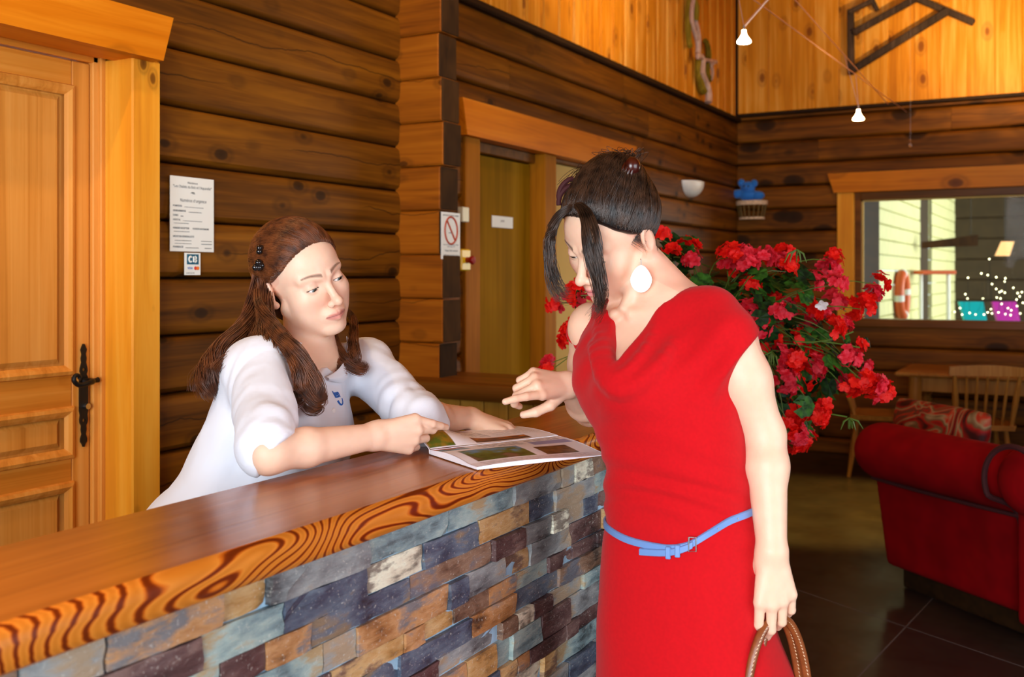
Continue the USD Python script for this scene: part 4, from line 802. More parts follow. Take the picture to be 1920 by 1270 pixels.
vw = lambda r, u, t: r * RIGHT + u * UP - t * FWD          # viewer's right, up, towards the viewer
def wedge(p, tri, axW, axU, axN, O, grow=0.0, front=None):
    x = np.stack([(p - O) @ axW, (p - O) @ axU], 1); d = np.full(len(p), -9.0); c = tri.mean(0)
    for i in range(3):
        a, b = tri[i], tri[(i + 1) % 3]; n = np.array([b[1] - a[1], a[0] - b[0]]); n /= np.linalg.norm(n); n = n if (a - c) @ n > 0 else -n; d = np.maximum(d, (x - a) @ n)
    return np.maximum(d - grow, -((p - (O if front is None else front)) @ axN))
def snap(f, p, dirn, start=0.06, n=60):
    "walks from outside towards the surface of f"
    for s in np.linspace(start, -start, n):
        q = p + dirn * s
        if f(q[None])[0] < 0: return q
    return p
def comb(H, capf, start, clip, lift, n_s=14):
    "hairs from each start to each clip point (head frame), laid on the surface of the shell capf"
    n = len(start); P = np.linspace(0, 1, n_s)[None, :, None]; q = (start[:, None] * (1 - P) + clip[:, None] * P).reshape(-1, 3); c0 = V(0, -.022, .02); d = q - c0; d /= np.linalg.norm(d, axis=1, keepdims=True)
    ps = H.world(c0 + d * .16); dirs = H.world(c0) - ps; dirs /= np.linalg.norm(dirs, axis=1, keepdims=True); t = np.zeros(len(ps))
    for _ in range(12): t += np.clip(capf(ps + dirs * t[:, None]), -.03, .03) * .85
    lf = (np.asarray(lift)[:, None] * np.sin(np.pi * P[0, :, 0])[None]).ravel()
    return list((ps + dirs * (t - .0012 - lf)[:, None]).reshape(n, n_s, 3))
def near(p, c, R, fn):
    "fn where p is within R of c; elsewhere a safe under-estimate of the distance"
    r = np.linalg.norm(p - c, axis=1); out = r - R + .04; k = r < R
    if k.any(): out[k] = fn(p[k])
    return out
class Head:
    "a head in its own frame: x to the character's right, y out of the face, z up, origin between the ears at eye height"
    def __init__(s, origin, x, y, z, scale=1.0, look_down=0.0, gaze=(0, 1, -0.2), lip=0.0, nose=1.0):
        y = np.asarray(y, float); y /= np.linalg.norm(y); z = np.asarray(z, float); z = z - y * (z @ y); z /= np.linalg.norm(z); x = np.cross(y, z)
        s.o, s.ax, s.k, s.down, s.gaze, s.nose = np.asarray(origin, float), np.stack([x, y, z]), scale, look_down, gaze, nose
    def local(s, p): return (p - s.o) @ s.ax.T / s.k
    def world(s, q): return np.asarray(q, float) * s.k @ s.ax + s.o
    def field(s, p): return near(p, s.o, .23, s.field_in)
    def field_in(s, p):
        q = s.local(p); m = q.copy(); m[:, 0] = np.abs(q[:, 0])
        d = elp(q, V(0, -.018, .032), (.0725, .092, .082)); d = smin(d, elp(q, V(0, .030, .032), (.060, .0525, .058)), .02)
        d = smin(d, elp(q, V(0, .026, -.032), (.0585, .050, .062)), .02); d = smin(d, elp(q, V(0, .029, -.074), (.0455, .044, .034)), .02)
        d = smin(d, cone(m, V(.052, -.006, -.048), V(.016, .060, -.099), .0155, .0125), .02); d = smin(d, sph(q, V(0, .0655, -.0975), .0150), .016)
        d = smin(d, elp(m, V(.037, .048, -.026), (.026, .0265, .023)), .024); d = smin(d, elp(m, V(.034, .040, -.056), (.021, .024, .024)), .024)
        d = smin(d, cone(m, V(.010, .0775, .016), V(.045, .060, .020), .0085, .008), .012)
        d = smax(d, -elp(m, V(.0315, .0905, .001), (.0185, .0175, .0115)), .010)
        n = s.nose
        d = smin(d, cone(q, V(0, .0755, .008), V(0, .0755 + .0215 * n, -.033), .0070, .0088), .010); d = smin(d, sph(q, V(0, .0755 + .0265 * n, -.0365), .0098), .006)
        d = smin(d, sph(m, V(.0112, .0755 + .0165 * n, -.0410), .0076), .0045)
        d = smin(d, elp(q, V(0, .070, -.066), (.026, .0195, .020)), .012)
        d = smax(d, -sph(m, V(.0060, .0755 + .0225 * n, -.0472), .0034), .0025)
        d = smax(d, -cone(q, V(0, .0955, -.048), V(0, .0935, -.058), .0022, .0022), .004)
        d = smin(d, cone(m, V(.003, .0880, -.0630), V(.0212, .0790, -.0640), .0050, .0022), .004); d = smin(d, cone(m, V(0, .0868, -.0735), V(.0195, .0785, -.0660), .0066, .0024), .004)
        d = smax(d, -cone(m, V(0, .0955, -.0680), V(.0240, .0815, -.0645), .0016, .0013), .0018)
        d = smin(d, sph(m, V(.0315, .0655, 0), .0148), .004)
        d = smax(d, -elp(m, V(.0315, .0800, -.0005 - s.down * .0045), (.0132, .0110, .0048 * (1 - 0.62 * s.down))), .0012)
        e = elp(m, V(.0775, -.017, -.004), (.0082, .0195, .0325), np.array([[.96, -.28, 0], [.27, .94, -.2], [.05, .2, .98]])); e = smax(e, -elp(m, V(.0865, -.0125, -.001), (.0065, .0105, .020)), .004); e = smin(e, sph(m, V(.0735, -.010, -.031), .0070), .008)
        d = smin(d, e, .006)
        return d * s.k
    def paint(s, p, skin, lips, brow, cheek, lash=(0.03, 0.015, 0.01)):
        q = s.local(p); m = q.copy(); m[:, 0] = np.abs(q[:, 0]); c = np.tile(np.array(skin, float), (len(p), 1))
        def mix(w, col): c[:] = c * (1 - w[:, None]) + np.array(col) * w[:, None]
        face = (q[:, 1] > 0.03)
        mix(0.22 * np.exp(-((m[:, 0] - .036) ** 2 / .0004 + (q[:, 2] + .032) ** 2 / .0003)) * face, cheek)
        mix(0.22 * np.exp(-(m[:, 0] ** 2 / .0002 + (q[:, 2] + .038) ** 2 / .0002)) * face, cheek)
        lw = np.clip(1.6 - np.maximum(np.abs(q[:, 2] + .0685) / np.maximum(.0098 * (1 - (m[:, 0] / .026) ** 2), 1e-4), 0) * 1.2, 0, 1) * (m[:, 0] < .0245) * (q[:, 1] > .074)
        mix(0.8 * np.clip(lw, 0, 1), lips)
        mix(0.8 * np.exp(-(q[:, 2] + .0678) ** 2 / .0000016) * (m[:, 0] < .023) * (q[:, 1] > .075), [x * 0.35 for x in lips])
        bz = .0205 + .0055 * np.sin(np.clip((m[:, 0] - .010) / .038, 0, 1) * 2.4); bw = np.clip(1.5 - np.abs(q[:, 2] - bz) / (.0032 * (1.15 - np.clip((m[:, 0] - .012) / .036, 0, 1) * .7)), 0, 1) * (m[:, 0] > .011) * (m[:, 0] < .049) * (q[:, 1] > .05)
        mix(0.8 * bw, brow)
        zz = -.0005 - s.down * .0045; h = .0048 * (1 - .62 * s.down); xx = np.clip(1 - ((m[:, 0] - .0315) / .0145) ** 2, 0, 1) ** .5
        up = np.abs(q[:, 2] - (zz + h * xx)); mix(np.clip(1.5 - up / .0012, 0, 1) * (np.abs(m[:, 0] - .032) < .0138) * (q[:, 1] > .066), lash)
        lo_ = np.abs(q[:, 2] - (zz - h * xx)); mix(0.45 * np.clip(1.4 - lo_ / .0009, 0, 1) * (np.abs(m[:, 0] - .032) < .0125) * (q[:, 1] > .066), lash)
        mix(0.25 * np.exp(-((m[:, 0] - .0315) ** 2 / .00025 + (q[:, 2] - .009) ** 2 / .00003)) * (q[:, 1] > .05), [x * .6 for x in cheek])
        ear = (m[:, 0] > .068) & (np.abs(q[:, 1] + .01) < .03); mix(0.35 * ear, cheek)
        mix(0.6 * np.exp(-((m[:, 0] - .0062) ** 2 + (q[:, 1] - .098) ** 2 + (q[:, 2] + .0462) ** 2) / .000012), [x * .25 for x in skin])
        return c
    def eyes(s, parent, iris):
        for sx in (1, -1):
            m = trimesh.creation.icosphere(4, 0.0129); g = np.array(s.gaze, float); g /= np.linalg.norm(g); a = m.vertices @ g / 0.0129
            c = np.tile(np.array([.80, .78, .76]), (len(a), 1)); c[a > .86] = iris; c[(a > .845) & (a <= .875)] = np.array(iris) * .4; c[a > .955] = (.004, .004, .004)
            v = s.world(m.vertices + V(sx * .0315, .0662, 0)); obj("eye", trimesh.Trimesh(v, m.faces, process=False), "eye_tint", parent, color=c)

def hand_bones(wrist, f, t, curls, spread=(6, 1, -4, -9), scale=0.97, thumb=(0.55, 0.35, 25, 20), side=1, bend=0):
    """finger chains: f along the palm to the fingers, t towards the thumb side (across the palm); palm normal (towards the palm) = side * t x f.
    curls: (mcp, pip, dip) degrees for index, middle, ring, little."""
    f = np.asarray(f, float); f /= np.linalg.norm(f); t = np.asarray(t, float); t = t - f * (t @ f); t /= np.linalg.norm(t); pn = side * np.cross(t, f)
    W = lambda x, y, z: wrist + scale * (x * t + y * f + z * pn)
    mcp = [(.027, .088, -.002), (.007, .093, -.005), (-.013, .088, -.003), (-.031, .079, .001)]; ln = [(.041, .025, .021), (.046, .029, .022), (.042, .027, .021), (.033, .020, .019)]; rad = [(.0092, .0082, .0074, .0064), (.0094, .0084, .0076, .0066), (.0090, .0080, .0072, .0062), (.0082, .0072, .0064, .0056)]
    bones, tips = [], []
    for k in range(4):
        p = W(*mcp[k]); a = math.radians(spread[k]); d0 = math.cos(a) * f + math.sin(a) * t; ang = 0; pts = [p]
        for j in range(3):
            ang += math.radians(curls[k][j]); d = math.cos(ang) * d0 + math.sin(ang) * pn; p = p + d * ln[k][j] * scale; pts.append(p)
        bones += [(pts[j], pts[j + 1], rad[k][j] * scale, rad[k][j + 1] * scale) for j in range(3)]; tips.append((pts[-1], d, np.cross(d, np.cross(pn, d)), rad[k][3] * scale))
    tx, tp, c1, c2 = thumb
    p0 = W(.014, .018, .006); d = f * math.cos(tx * 1.2) + t * math.sin(tx * 1.2) + pn * tp; d /= np.linalg.norm(d); p1 = p0 + d * .042 * scale
    bendax = -(t * .75 - pn * .3); e = d * math.cos(math.radians(c1)) + bendax / np.linalg.norm(bendax) * math.sin(math.radians(c1)) * .6; e /= np.linalg.norm(e); p2 = p1 + e * .032 * scale
    g = e * math.cos(math.radians(c2)) + bendax / np.linalg.norm(bendax) * math.sin(math.radians(c2)) * .6; g /= np.linalg.norm(g); p3 = p2 + g * .026 * scale
    th = [(p0, p1, .0145 * scale, .0112 * scale), (p1, p2, .0108 * scale, .0096 * scale), (p2, p3, .0096 * scale, .0074 * scale)]
    palm = [(W(.009, .006, 0), W(*mcp[0]), .0165 * scale, .0112 * scale), (W(.004, .006, 0), W(*mcp[1]), .0165 * scale, .0115 * scale), (W(-.004, .006, 0), W(*mcp[2]), .0160 * scale, .0108 * scale), (W(-.009, .006, 0), W(*mcp[3]), .0155 * scale, .0100 * scale)]
    tips.append((p3, g, np.cross(g, np.cross(pn, g)), .0074 * scale))
    return bones, th, palm, tips, pn
def hand_field(p, H): return near(p, sum(x[0] for x in H[2]) / 4 * .5 + sum(x[0] for x in H[3]) / 5 * .5, .20, lambda q: hand_in(q, H))
def hand_in(p, H):
    bones, th, palm, tips, pn = H; d = None
    for b in palm: e = cone(p, *b); d = e if d is None else smin(d, e, .012)
    for k in range(4):
        e = None
        for b in bones[3 * k:3 * k + 3]: x = cone(p, *b); e = x if e is None else smin(e, x, .003)
        d = smin(d, e, .0045)
    e = None
    for b in th: x = cone(p, *b); e = x if e is None else smin(e, x, .004)
    return smin(d, e, .009)
def nails(H, parent, mat="nail"):
    for (p, d, up, r) in H[3]:
        up = up / np.linalg.norm(up); sgn = -1 if up @ H[4] > 0 else 1; up = up * sgn; x = np.cross(d, up)
        a, b = np.meshgrid(np.linspace(-1, 1, 7), np.linspace(-1, 1, 6), indexing="ij")
        P = p - d * r * .1 + d * (b[..., None] * r * .72) + x * (a[..., None] * r * .70) + up * ((r * 1.03 * np.sqrt(np.maximum(1 - (a * .70) ** 2, .1)) - .0006 - np.maximum(b, 0) ** 2 * r * .22)[..., None])
        obj("nail", thick(P, P - up * .001), mat, parent, smooth=True)
def strands(name, curves, radius, mat, parent, taper=True):
    pts = np.vstack(curves); cnt = [len(c) for c in curves]; path = fresh(parent, name); c = UsdGeom.BasisCurves.Define(stage, path); base = BASE.get(parent, np.zeros(3)); BASE[path] = base
    c.CreateTypeAttr("linear"); c.CreateCurveVertexCountsAttr(cnt); c.CreatePointsAttr(Vt.Vec3fArray.FromNumpy((pts - base).astype(np.float32)))
    w = np.concatenate([2 * radius * (np.r_[np.ones(n - n // 3), np.linspace(1, 0.25, n // 3)] if taper else np.ones(n)) for n in cnt]).astype(np.float32)
    c.CreateWidthsAttr(Vt.FloatArray.FromNumpy(w)); c.SetWidthsInterpolation("vertex")
    UsdShade.MaterialBindingAPI.Apply(c.GetPrim()).Bind(UsdShade.Material.Get(stage, "/World/Looks/" + mat)); return path
def lock(rg, pts, n, r0, r1, wave=0.004, samples=16, flat=1.0):
    "n hairs running together along a bent line; r0, r1: how far they spread at its start and end"
    s = spline(pts, samples); out = []; t = np.linspace(0, 1, samples)
    tan = np.gradient(s, axis=0); tan /= np.linalg.norm(tan, axis=1, keepdims=True); a = np.cross(tan, UP + 0.3 * RIGHT); a /= np.linalg.norm(a, axis=1, keepdims=True) + 1e-9; b = np.cross(tan, a)
    for _ in range(n):
        ang, rr = rg.uniform(0, 2 * np.pi), math.sqrt(rg.uniform(0, 1)); ra = r0 + (r1 - r0) * t; ph, fq = rg.uniform(0, 6.28), rg.uniform(1.0, 2.2); am = wave * rg.uniform(0.3, 1.2) * t
        out.append(s + a * (rr * math.cos(ang) * ra + am * np.sin(fq * 6.28 * t + ph))[:, None] + b * (rr * math.sin(ang) * ra * flat + am * np.cos(fq * 5 * t + ph))[:, None])
    return out
look("skin", {"a": ("attribute", dict(attribute="tint")), "g": ("geometry", {}), "n": ("noise_texture", dict(scale=420.0, detail=3.0)), "b": ("bump", dict(strength=0.12, distance=0.0008)), "p": ("principled_bsdf", dict(roughness=0.46, specular_ior_level=0.4, subsurface_weight=0.25, subsurface_scale=0.004, subsurface_radius=(1.0, 0.35, 0.2)))},
     [("a.color", "p.base_color"), ("g.position", "n.vector"), ("n.fac", "b.height"), ("b.normal", "p.normal")])
look("eye_tint", {"a": ("attribute", dict(attribute="tint")), "p": ("principled_bsdf", dict(roughness=0.08))}, [("a.color", "p.base_color")])
plain("nail", lin(236, 190, 180), 0.25)
def hair_look(name, root, tip, rough=0.38):
    look(name, {"h": ("hair_info", {}), "o": ("geometry", {}), "n": ("noise_texture", dict(scale=55.0, detail=2.0)), "r": ("rgb_ramp", {"ramp": [(0.3, root), (0.7, tip)]}), "p": ("principled_bsdf", dict(roughness=rough, specular_ior_level=0.55))}, [("o.position", "n.vector"), ("n.fac", "r.fac"), ("r.color", "p.base_color")])
hair_look("hair_auburn", lin(58, 28, 14), lin(118, 64, 30)); hair_look("hair_dark", lin(22, 14, 10), lin(66, 44, 30), 0.3)
plain("scalp_auburn", lin(54, 28, 14), 0.5); plain("scalp_dark", lin(14, 10, 8), 0.4)
def cloth(name, color, rough=0.85, sheen=0.3, weave=900.0, strength=0.15, mottle=0.0):
    d = tuple(c * (1 - mottle) for c in color)
    look(name, {"g": ("geometry", {}), "n": ("noise_texture", dict(scale=weave, detail=2.0)), "n2": ("noise_texture", dict(scale=160.0, detail=4.0)), "r": ("rgb_ramp", {"ramp": [(0.35, d), (0.65, color)]}), "b": ("bump", dict(strength=strength, distance=0.001)), "p": ("principled_bsdf", dict(roughness=rough, sheen_weight=sheen, specular_ior_level=0.25))},
         [("g.position", "n.vector"), ("g.position", "n2.vector"), ("n2.fac", "r.fac"), ("r.color", "p.base_color"), ("n.fac", "b.height"), ("b.normal", "p.normal")])
cloth("white_cotton", lin(232, 238, 250), 0.8, 0.1)
cloth("red_knit", lin(194, 0, 14), 0.9, 0.06, 1200.0, 0.3, 0.08)
cloth("purple_cloth", lin(40, 24, 52), 0.85)
plain("belt_blue", lin(104, 142, 200), 0.3, coat=0.3); plain("leather_brown", lin(134, 72, 34), 0.35, noise=0.25, scale=50, bump=0.2); plain("pearl_white", lin(248, 248, 248), 0.35); plain("tortoise", lin(60, 14, 6), 0.3, coat=0.25, noise=0.5, scale=60); plain("clip_black", lin(12, 12, 14), 0.15, coat=0.6)
# ------------------------------------------------------------------ the receptionist behind the counter
rh = np.random.default_rng(21)
w1 = thing("person", "woman in white shirt with long auburn hair leaning on the counter, pointing", "person", R3(400, 1082, 1.98) * V(1, 1, 0))
H1 = Head(R3(571, 523, 2.12), None, vw(.704, -.10, .700), vw(-.207, .926, .315), 1.0, look_down=0.75, gaze=(-0.22, 1, -0.42))
nb, shR, shL = R3(584, 668, 2.15), R3(484, 696, 1.99), R3(686, 684, 2.30)
elR, wrR = R3(503, 851, 1.735), R3(697, 819, 1.905)
elL, wrL = R3(782, 786, 2.10), R3(880, 784, 2.26)
hip = R3(405, 1075, 1.98)
hR = hand_bones(wrR, R3(768, 813, 1.95) - wrR, vw(.05, .95, .05), [(2, 14, 8), (20, 78, 40), (28, 82, 40), (34, 80, 40)], spread=(-17, -8, -5, -3), thumb=(-0.10, 1.1, 4, 6), side=1, scale=1.0)
hL = hand_bones(wrL, R3(944, 804, 2.24) - wrL, vw(.35, -.25, .9), [(14, 26, 14), (14, 28, 14), (16, 28, 14), (18, 30, 14)], spread=(5, 1, -3, -7), thumb=(0.5, 0.3, 20, 15), side=-1, scale=0.98)
S = (shL - shR); S[2] = 0; axW1 = S / np.linalg.norm(S); axN1 = np.cross(UP, axW1); axN1 = -axN1 if axN1 @ FWD > 0 else axN1
axU1 = nb - hip; axU1 /= np.linalg.norm(axU1); axN1 = axN1 - axU1 * (axN1 @ axU1); axN1 /= np.linalg.norm(axN1); axW1 = np.cross(axN1, axU1); axW1 = axW1 if axW1 @ S > 0 else -axW1
LEN1 = np.linalg.norm(nb - hip)
def torso1(p, g=0.0):
    t = np.array([-0.06, 0.06, 0.16, 0.27, 0.36, LEN1 - 0.01])
    return loft(p, hip, axW1, axN1, axU1, t, np.zeros(6), np.array([0, .0, .0, .012, .0, -.02]), np.array([.185, .165, .145, .155, .17, .10]) + g, np.array([.135, .120, .105, .12, .10, .055]) + g)
neck1 = H1.world(V(0, -.022, -.06))
def skin1(p):
    d = H1.field(p); n = cone(p, neck1, nb - UP * 0.005, .049, .054); d = smin(d, n, .022)
    d = smin(d, smax(torso1(p, -.012), (nb - axU1 * .22 - p) @ axU1, .01), .04); d = smin(d, cone(p, nb - UP * 0.03, shR * .6 + nb * .4 - UP * .01, .05, .045), .03); d = smin(d, cone(p, nb - UP * 0.03, shL * .6 + nb * .4 - UP * .01, .05, .045), .03)
    for sh, el, wr, H in ((shR, elR, wrR, hR), (shL, elL, wrL, hL)):
        a = cone(p, sh, el, .043, .0325); mid = el * .66 + wr * .34; b = smin(cone(p, el, mid, .0325, .0335), cone(p, mid, wr, .0335, .0235), .012)
        e = smin(a, b, .02); e = smin(e, hand_field(p, H), .014); d = smin(d, e, .012)
    return d
lo1, hi1 = np.min([R3(250, 700, 1.7), R3(960, 700, 2.0), elR, shL, hip, H1.o], 0), np.max([R3(250, 400, 2.5), hip, shL, H1.o, wrL, hR[3][0][0], hL[3][1][0]], 0)
lo1, hi1 = np.r_[np.min([elR, hip, shR, H1.o], 0)[:2] - .22, 0.98], np.r_[np.max([hL[3][0][0], shL, wrL], 0)[:2] + .12, H1.o[2] + .17]
keep1 = lambda p: skin1(p)
m = surface(skin1, lo1, hi1, 0.0021)
# skin hidden by the shirt and the counter is not kept
FLESH1 = np.array(lin(242, 200, 174)); 
c = H1.paint(m.vertices, FLESH1, lin(206, 122, 116), lin(96, 62, 42), lin(232, 150, 128), lash=lin(48, 34, 28))
tone = wob(m.vertices, (60, 60, 60), 0.10, 3)[:, None]; c = np.clip(c * (1 + tone), 0, 1)
knuck = np.zeros(len(c))
for H in (hR, hL):
    for k in range(4):
        for j in (0, 1, 2): knuck += np.exp(-((m.vertices - H[0][3 * k + j][0]) ** 2).sum(1) / .00009)
    for tp in H[3]: knuck += 0.8 * np.exp(-((m.vertices - tp[0]) ** 2).sum(1) / .00008)
c = c * (1 - 0.30 * np.clip(knuck, 0, 1)[:, None]) + np.array(lin(228, 146, 124)) * 0.30 * np.clip(knuck, 0, 1)[:, None]
obj("body", m, "skin", w1, color=c, label="fair skinned face, neck, forearms and hands")
H1.eyes(w1, lin(92, 110, 112)); nails(hR, w1); nails(hL, w1)
# shirt: loose cotton, sleeves to the elbows, open pointed collar
cutR, cutL = elR + (elR - shR) / np.linalg.norm(elR - shR) * 0.012 + 0.0, elL + (elL - shL) / np.linalg.norm(elL - shL) * 0.0
fwR, fwL = (wrR - elR) / np.linalg.norm(wrR - elR), (wrL - elL) / np.linalg.norm(wrL - elL)
def folds(p, q, fr, amp, seed): return amp * (meshkit.fbm(q * fr, 3, seed) - 0.5) * 2
def shirt1(p):
    d = torso1(p, .016); d = smin(d, cone(p, nb - UP * .035, shR, .062, .064), .035); d = smin(d, cone(p, nb - UP * .035, shL, .062, .064), .035)
    q = np.stack([(p - hip) @ axW1, (p - hip) @ axN1, (p - hip) @ axU1], 1)
    hem = cone(p, hip + axU1 * .02 - axN1 * .02, hip - axU1 * .10 - axN1 * .035, .150, .185); d = smin(d, smax(hem, (hip - axU1 * .012 - p) @ axU1, .004), .04)
    for sh, el, fw, k in ((shR, elR, fwR, 0), (shL, elL, fwL, 1)):
        u = (el - sh) / np.linalg.norm(el - sh); a = cone(p, sh, el - u * .02, .060, .054); a2 = smin(cone(p, el - u * .08, el, .055, .054), cone(p, el, el + fw * .05, .056, .052), .02); a2 = smax(a2, (p - el) @ fw - (.014 if k == 0 else .040), .003)
        s_ = (p - sh) @ u; wr_ = (0.0016 if k == 0 else .0018) * np.sin(s_ * 150 + 3 * meshkit.noise(p * 14, 5 + k)) * np.clip((s_ - .10) * 8, 0, 1) * meshkit.noise(p * 11, 8); a, a2 = a + wr_, a2 + wr_ * (k == 1)
        a = smax(a, (p - R3(517, 866, 1.76)) @ vw(.80, -.56, .20), .003) if k == 0 else smin(a, a2, .006); d = smin(d, a, .03)
    d = smax(d, (hip - axU1 * .012 - p) @ axU1, .004)
    d = d + crease(q, V(7, 7, 3.2), .0055, 31) + crease(q, V(12, 10, 6), .003, 33) + folds(p, q, V(9, 9, 5), .0055, 4) + folds(p, q, V(26, 26, 9), .0022, 7) + 0.003 * np.sin(((p - hip) @ axW1 * 60) + 5 * meshkit.noise(q * 8, 3)) * np.clip(((p - hip) @ axN1) * 12, 0, 1)
    return d
VN = [R3(574, 645, 2.0), R3(640, 632, 2.2), R3(606, 704, 2.06)]      # corners of the open neckline
tri = np.array([[(v - hip) @ axW1, (v - hip) @ axU1] for v in VN])
def shirt1c(p):
    d = shirt1(p); d = smax(d, -wedge(p, tri, axW1, axU1, axN1, hip), .006)
    hole = cone(p, nb - UP * .02 + axN1 * .008, neck1 + (neck1 - nb) * .3, .0585, .062); return smax(d, -hole, .006)
lo, hi = np.r_[np.min([elR, hip, shR], 0)[:2] - .26, 0.93], np.r_[np.max([elL, shL], 0)[:2] + .16, nb[2] + .10]
sm = surface(shirt1c, lo, hi, 0.0042)
shirt = obj("shirt", sm, "white_cotton", w1, smooth=True, label="white button shirt with rolled sleeves")
# collar leaves and placket, buttons, crest
colA = []
for sgn, pts in ((1, [(562, 642, 2.07), (572, 664, 2.03), (588, 686, 2.03), (604, 706, 2.05)]), (-1, [(644, 630, 2.24), (642, 652, 2.2), (628, 684, 2.13), (608, 706, 2.07)])):
    ln_ = spline([snap(shirt1, R3(*q), axN1) + axN1 * .004 for q in pts], 18); out = -axW1 * sgn
    wd = np.interp(np.linspace(0, 1, 18), [0, .5, .85, 1], [.030, .036, .030, .010])
    P = np.stack([np.stack([l + axN1 * (.006 + .005 * math.sin(math.pi * s)) + out * w * s - axU1 * w * s * .35 for s in np.linspace(0, 1, 7)]) for l, w in zip(ln_, wd)])
    obj("collar", thick(P, P - axN1 * .0025), "white_cotton", shirt, smooth=50)
for k, (px, py) in enumerate(((608, 726), (614, 768), (618, 808))):
    q = snap(shirt1c, R3(px, py, 2.06), axN1, .12, 120); b_ = lathe([(0.0001, .002), (.0045, .0022), (.0055, .001), (.0055, 0), (.0001, 0)], 16); b_.apply_transform(trimesh.geometry.align_vectors([0, 0, 1], axN1)); b_.apply_translation(q + axN1 * .0005); obj("button", b_, "pearl_white", shirt)
def on_shirt(px, py): return snap(shirt1c, R3(px, py, 2.10), -FWD, .35, 400)
o_ = on_shirt(631, 744); nrm = axN1; ex = (on_shirt(641, 741) - o_); ex /= np.linalg.norm(ex); ey = UP - ex * (UP @ ex); ey /= np.linalg.norm(ey); en = np.cross(ex, ey)
tm = meshkit.text_mesh("len", 0.013, 0.0010, True); tv = np.array(tm.vertices)
def lay(x, y, lift):
    "points of the crest's plane laid onto the shirt front"
    p = o_ + np.outer(x, ex) + np.outer(y, ey) + en * .02
    for _ in range(14): p = p - en * (np.clip(shirt1c(p), -.01, .02) * .85)[:, None]
    return p + en * np.asarray(lift).reshape(-1, 1)
en = en if en @ FWD < 0 else -en
cr = trimesh.Trimesh(lay(tv[:, 0] * .8, tv[:, 1], tv[:, 2] + .0006), tm.faces, process=False)
sw = spline(lay(np.array([.002, .008, .016, .024]), np.array([-.006, -.015, -.014, -.004]), np.full(4, .0012)), 12)
obj("crest", join(cr, tube(sw, np.linspace(.0022, .0007, 12), 6)), "ink_blue", shirt, smooth=False, label="blue stitched lettering and swoosh")
# trousers: hips and legs below the shirt, hidden by the counter further down
def legs1(p):
    d = elp(p, hip - axU1 * .05 - axN1 * .02, (.175, .145, .14), np.stack([axW1, axN1, axU1]))
    for s in (-1, 1):
        h_, k_, a_ = hip - UP * .06 + axW1 * s * .085, hip * V(1, 1, 0) + UP * .47 + axW1 * s * .09 + axN1 * V(1, 1, 0) * .02, hip * V(1, 1, 0) + UP * .06 + axW1 * s * .10
        d = smin(d, smin(cone(p, h_, k_, .09, .062), cone(p, k_, a_, .062, .05), .03), .04)
    return d
obj("trousers", surface(legs1, np.r_[hip[:2] - .3, 0.03], np.r_[hip[:2] + .3, hip[2] + .12], 0.010), "purple_cloth", w1, smooth=True)
for s in (-1, 1):
    f0 = hip * V(1, 1, 0) + axW1 * s * .10; fd = axN1 * V(1, 1, 0); fd /= np.linalg.norm(fd)
    sh = lambda p: smax(smin(cone(p, f0 + UP * .05, f0 + fd * .15 + UP * .028, .045, .030), cone(p, f0 + UP * .07, f0 + UP * .04, .045, .045), .03), -(p[:, 2] - .002), .004)
    obj("shoe", surface(sh, np.r_[f0[:2] - .25, 0], np.r_[f0[:2] + .25, .16], 0.008), "clip_black", w1, smooth=True)
# hair: scalp shell, strands combed back into the clip, long locks
def cap1(p):
    q = H1.local(p); d = elp(q, V(0, -.022, .036), (.0825, .101, .0905)); d = smin(d, elp(q, V(0, -.060, -.03), (.066, .055, .07)), .03)
    line = .052 - .034 * np.clip((np.abs(q[:, 0]) - .02) / .05, 0, 1) ** 1.2          # the hairline: how far back the shell starts at each side
    front = q[:, 1] - np.interp(q[:, 2], [-.12, -.05, -.012, .012, .026, .045, .065, .085, .11], [-.050, -.046, -.040, -.020, .006, .036, .054, .068, .074]) 
    return smax(d, front, .008)
cm = surface(cap1, H1.o - .16, H1.o + .16, 0.0035)
hair1 = obj("hair", cm, "scalp_auburn", w1, smooth=True, label="long auburn hair held back by a dark clip")
clip1 = V(.018, -.112, .03); n_ = 1500; a = rh.uniform(0, 1, n_); s_ = rh.choice([-1, 1], n_); kn = [0, .3, .6, .8, 1]
st_ = np.stack([s_ * np.interp(a, kn, [.002, .036, .062, .073, .076]), np.interp(a, kn, [.078, .068, .044, .018, -.018]), np.interp(a, kn, [.098, .086, .060, .030, -.002])], 1) + rh.normal(0, 1, (n_, 3)) * V(.003, .006, .003)
st_ = np.vstack([st_, np.stack([rh.uniform(-.06, .06, 700), rh.uniform(-.03, .05, 700), np.full(700, .12)], 1)])
S0 = comb(H1, cap1, st_, clip1 + rh.normal(0, .013, st_.shape), rh.uniform(0, .003, len(st_)), 14)
strands("hair_strands", S0, 0.00055, "hair_auburn", hair1)
L1 = []
near_pts = [[(486, 545, 2.07), (496, 590, 2.02), (530, 630, 1.97), (560, 690, 1.95), (575, 730, 1.93), (596, 752, 1.93), (602, 735, 1.94)], [(496, 580, 2.05), (512, 620, 1.99), (545, 660, 1.95), (566, 710, 1.93), (560, 745, 1.93), (545, 752, 1.94)], [(488, 565, 2.07), (506, 612, 2.0), (548, 650, 1.95), (585, 700, 1.94), (600, 745, 1.94), (590, 768, 1.94), (570, 758, 1.94)]]
for pts in near_pts: L1 += lock(rh, [R3(*p) for p in pts], 190, .011, .009, .008, 24)
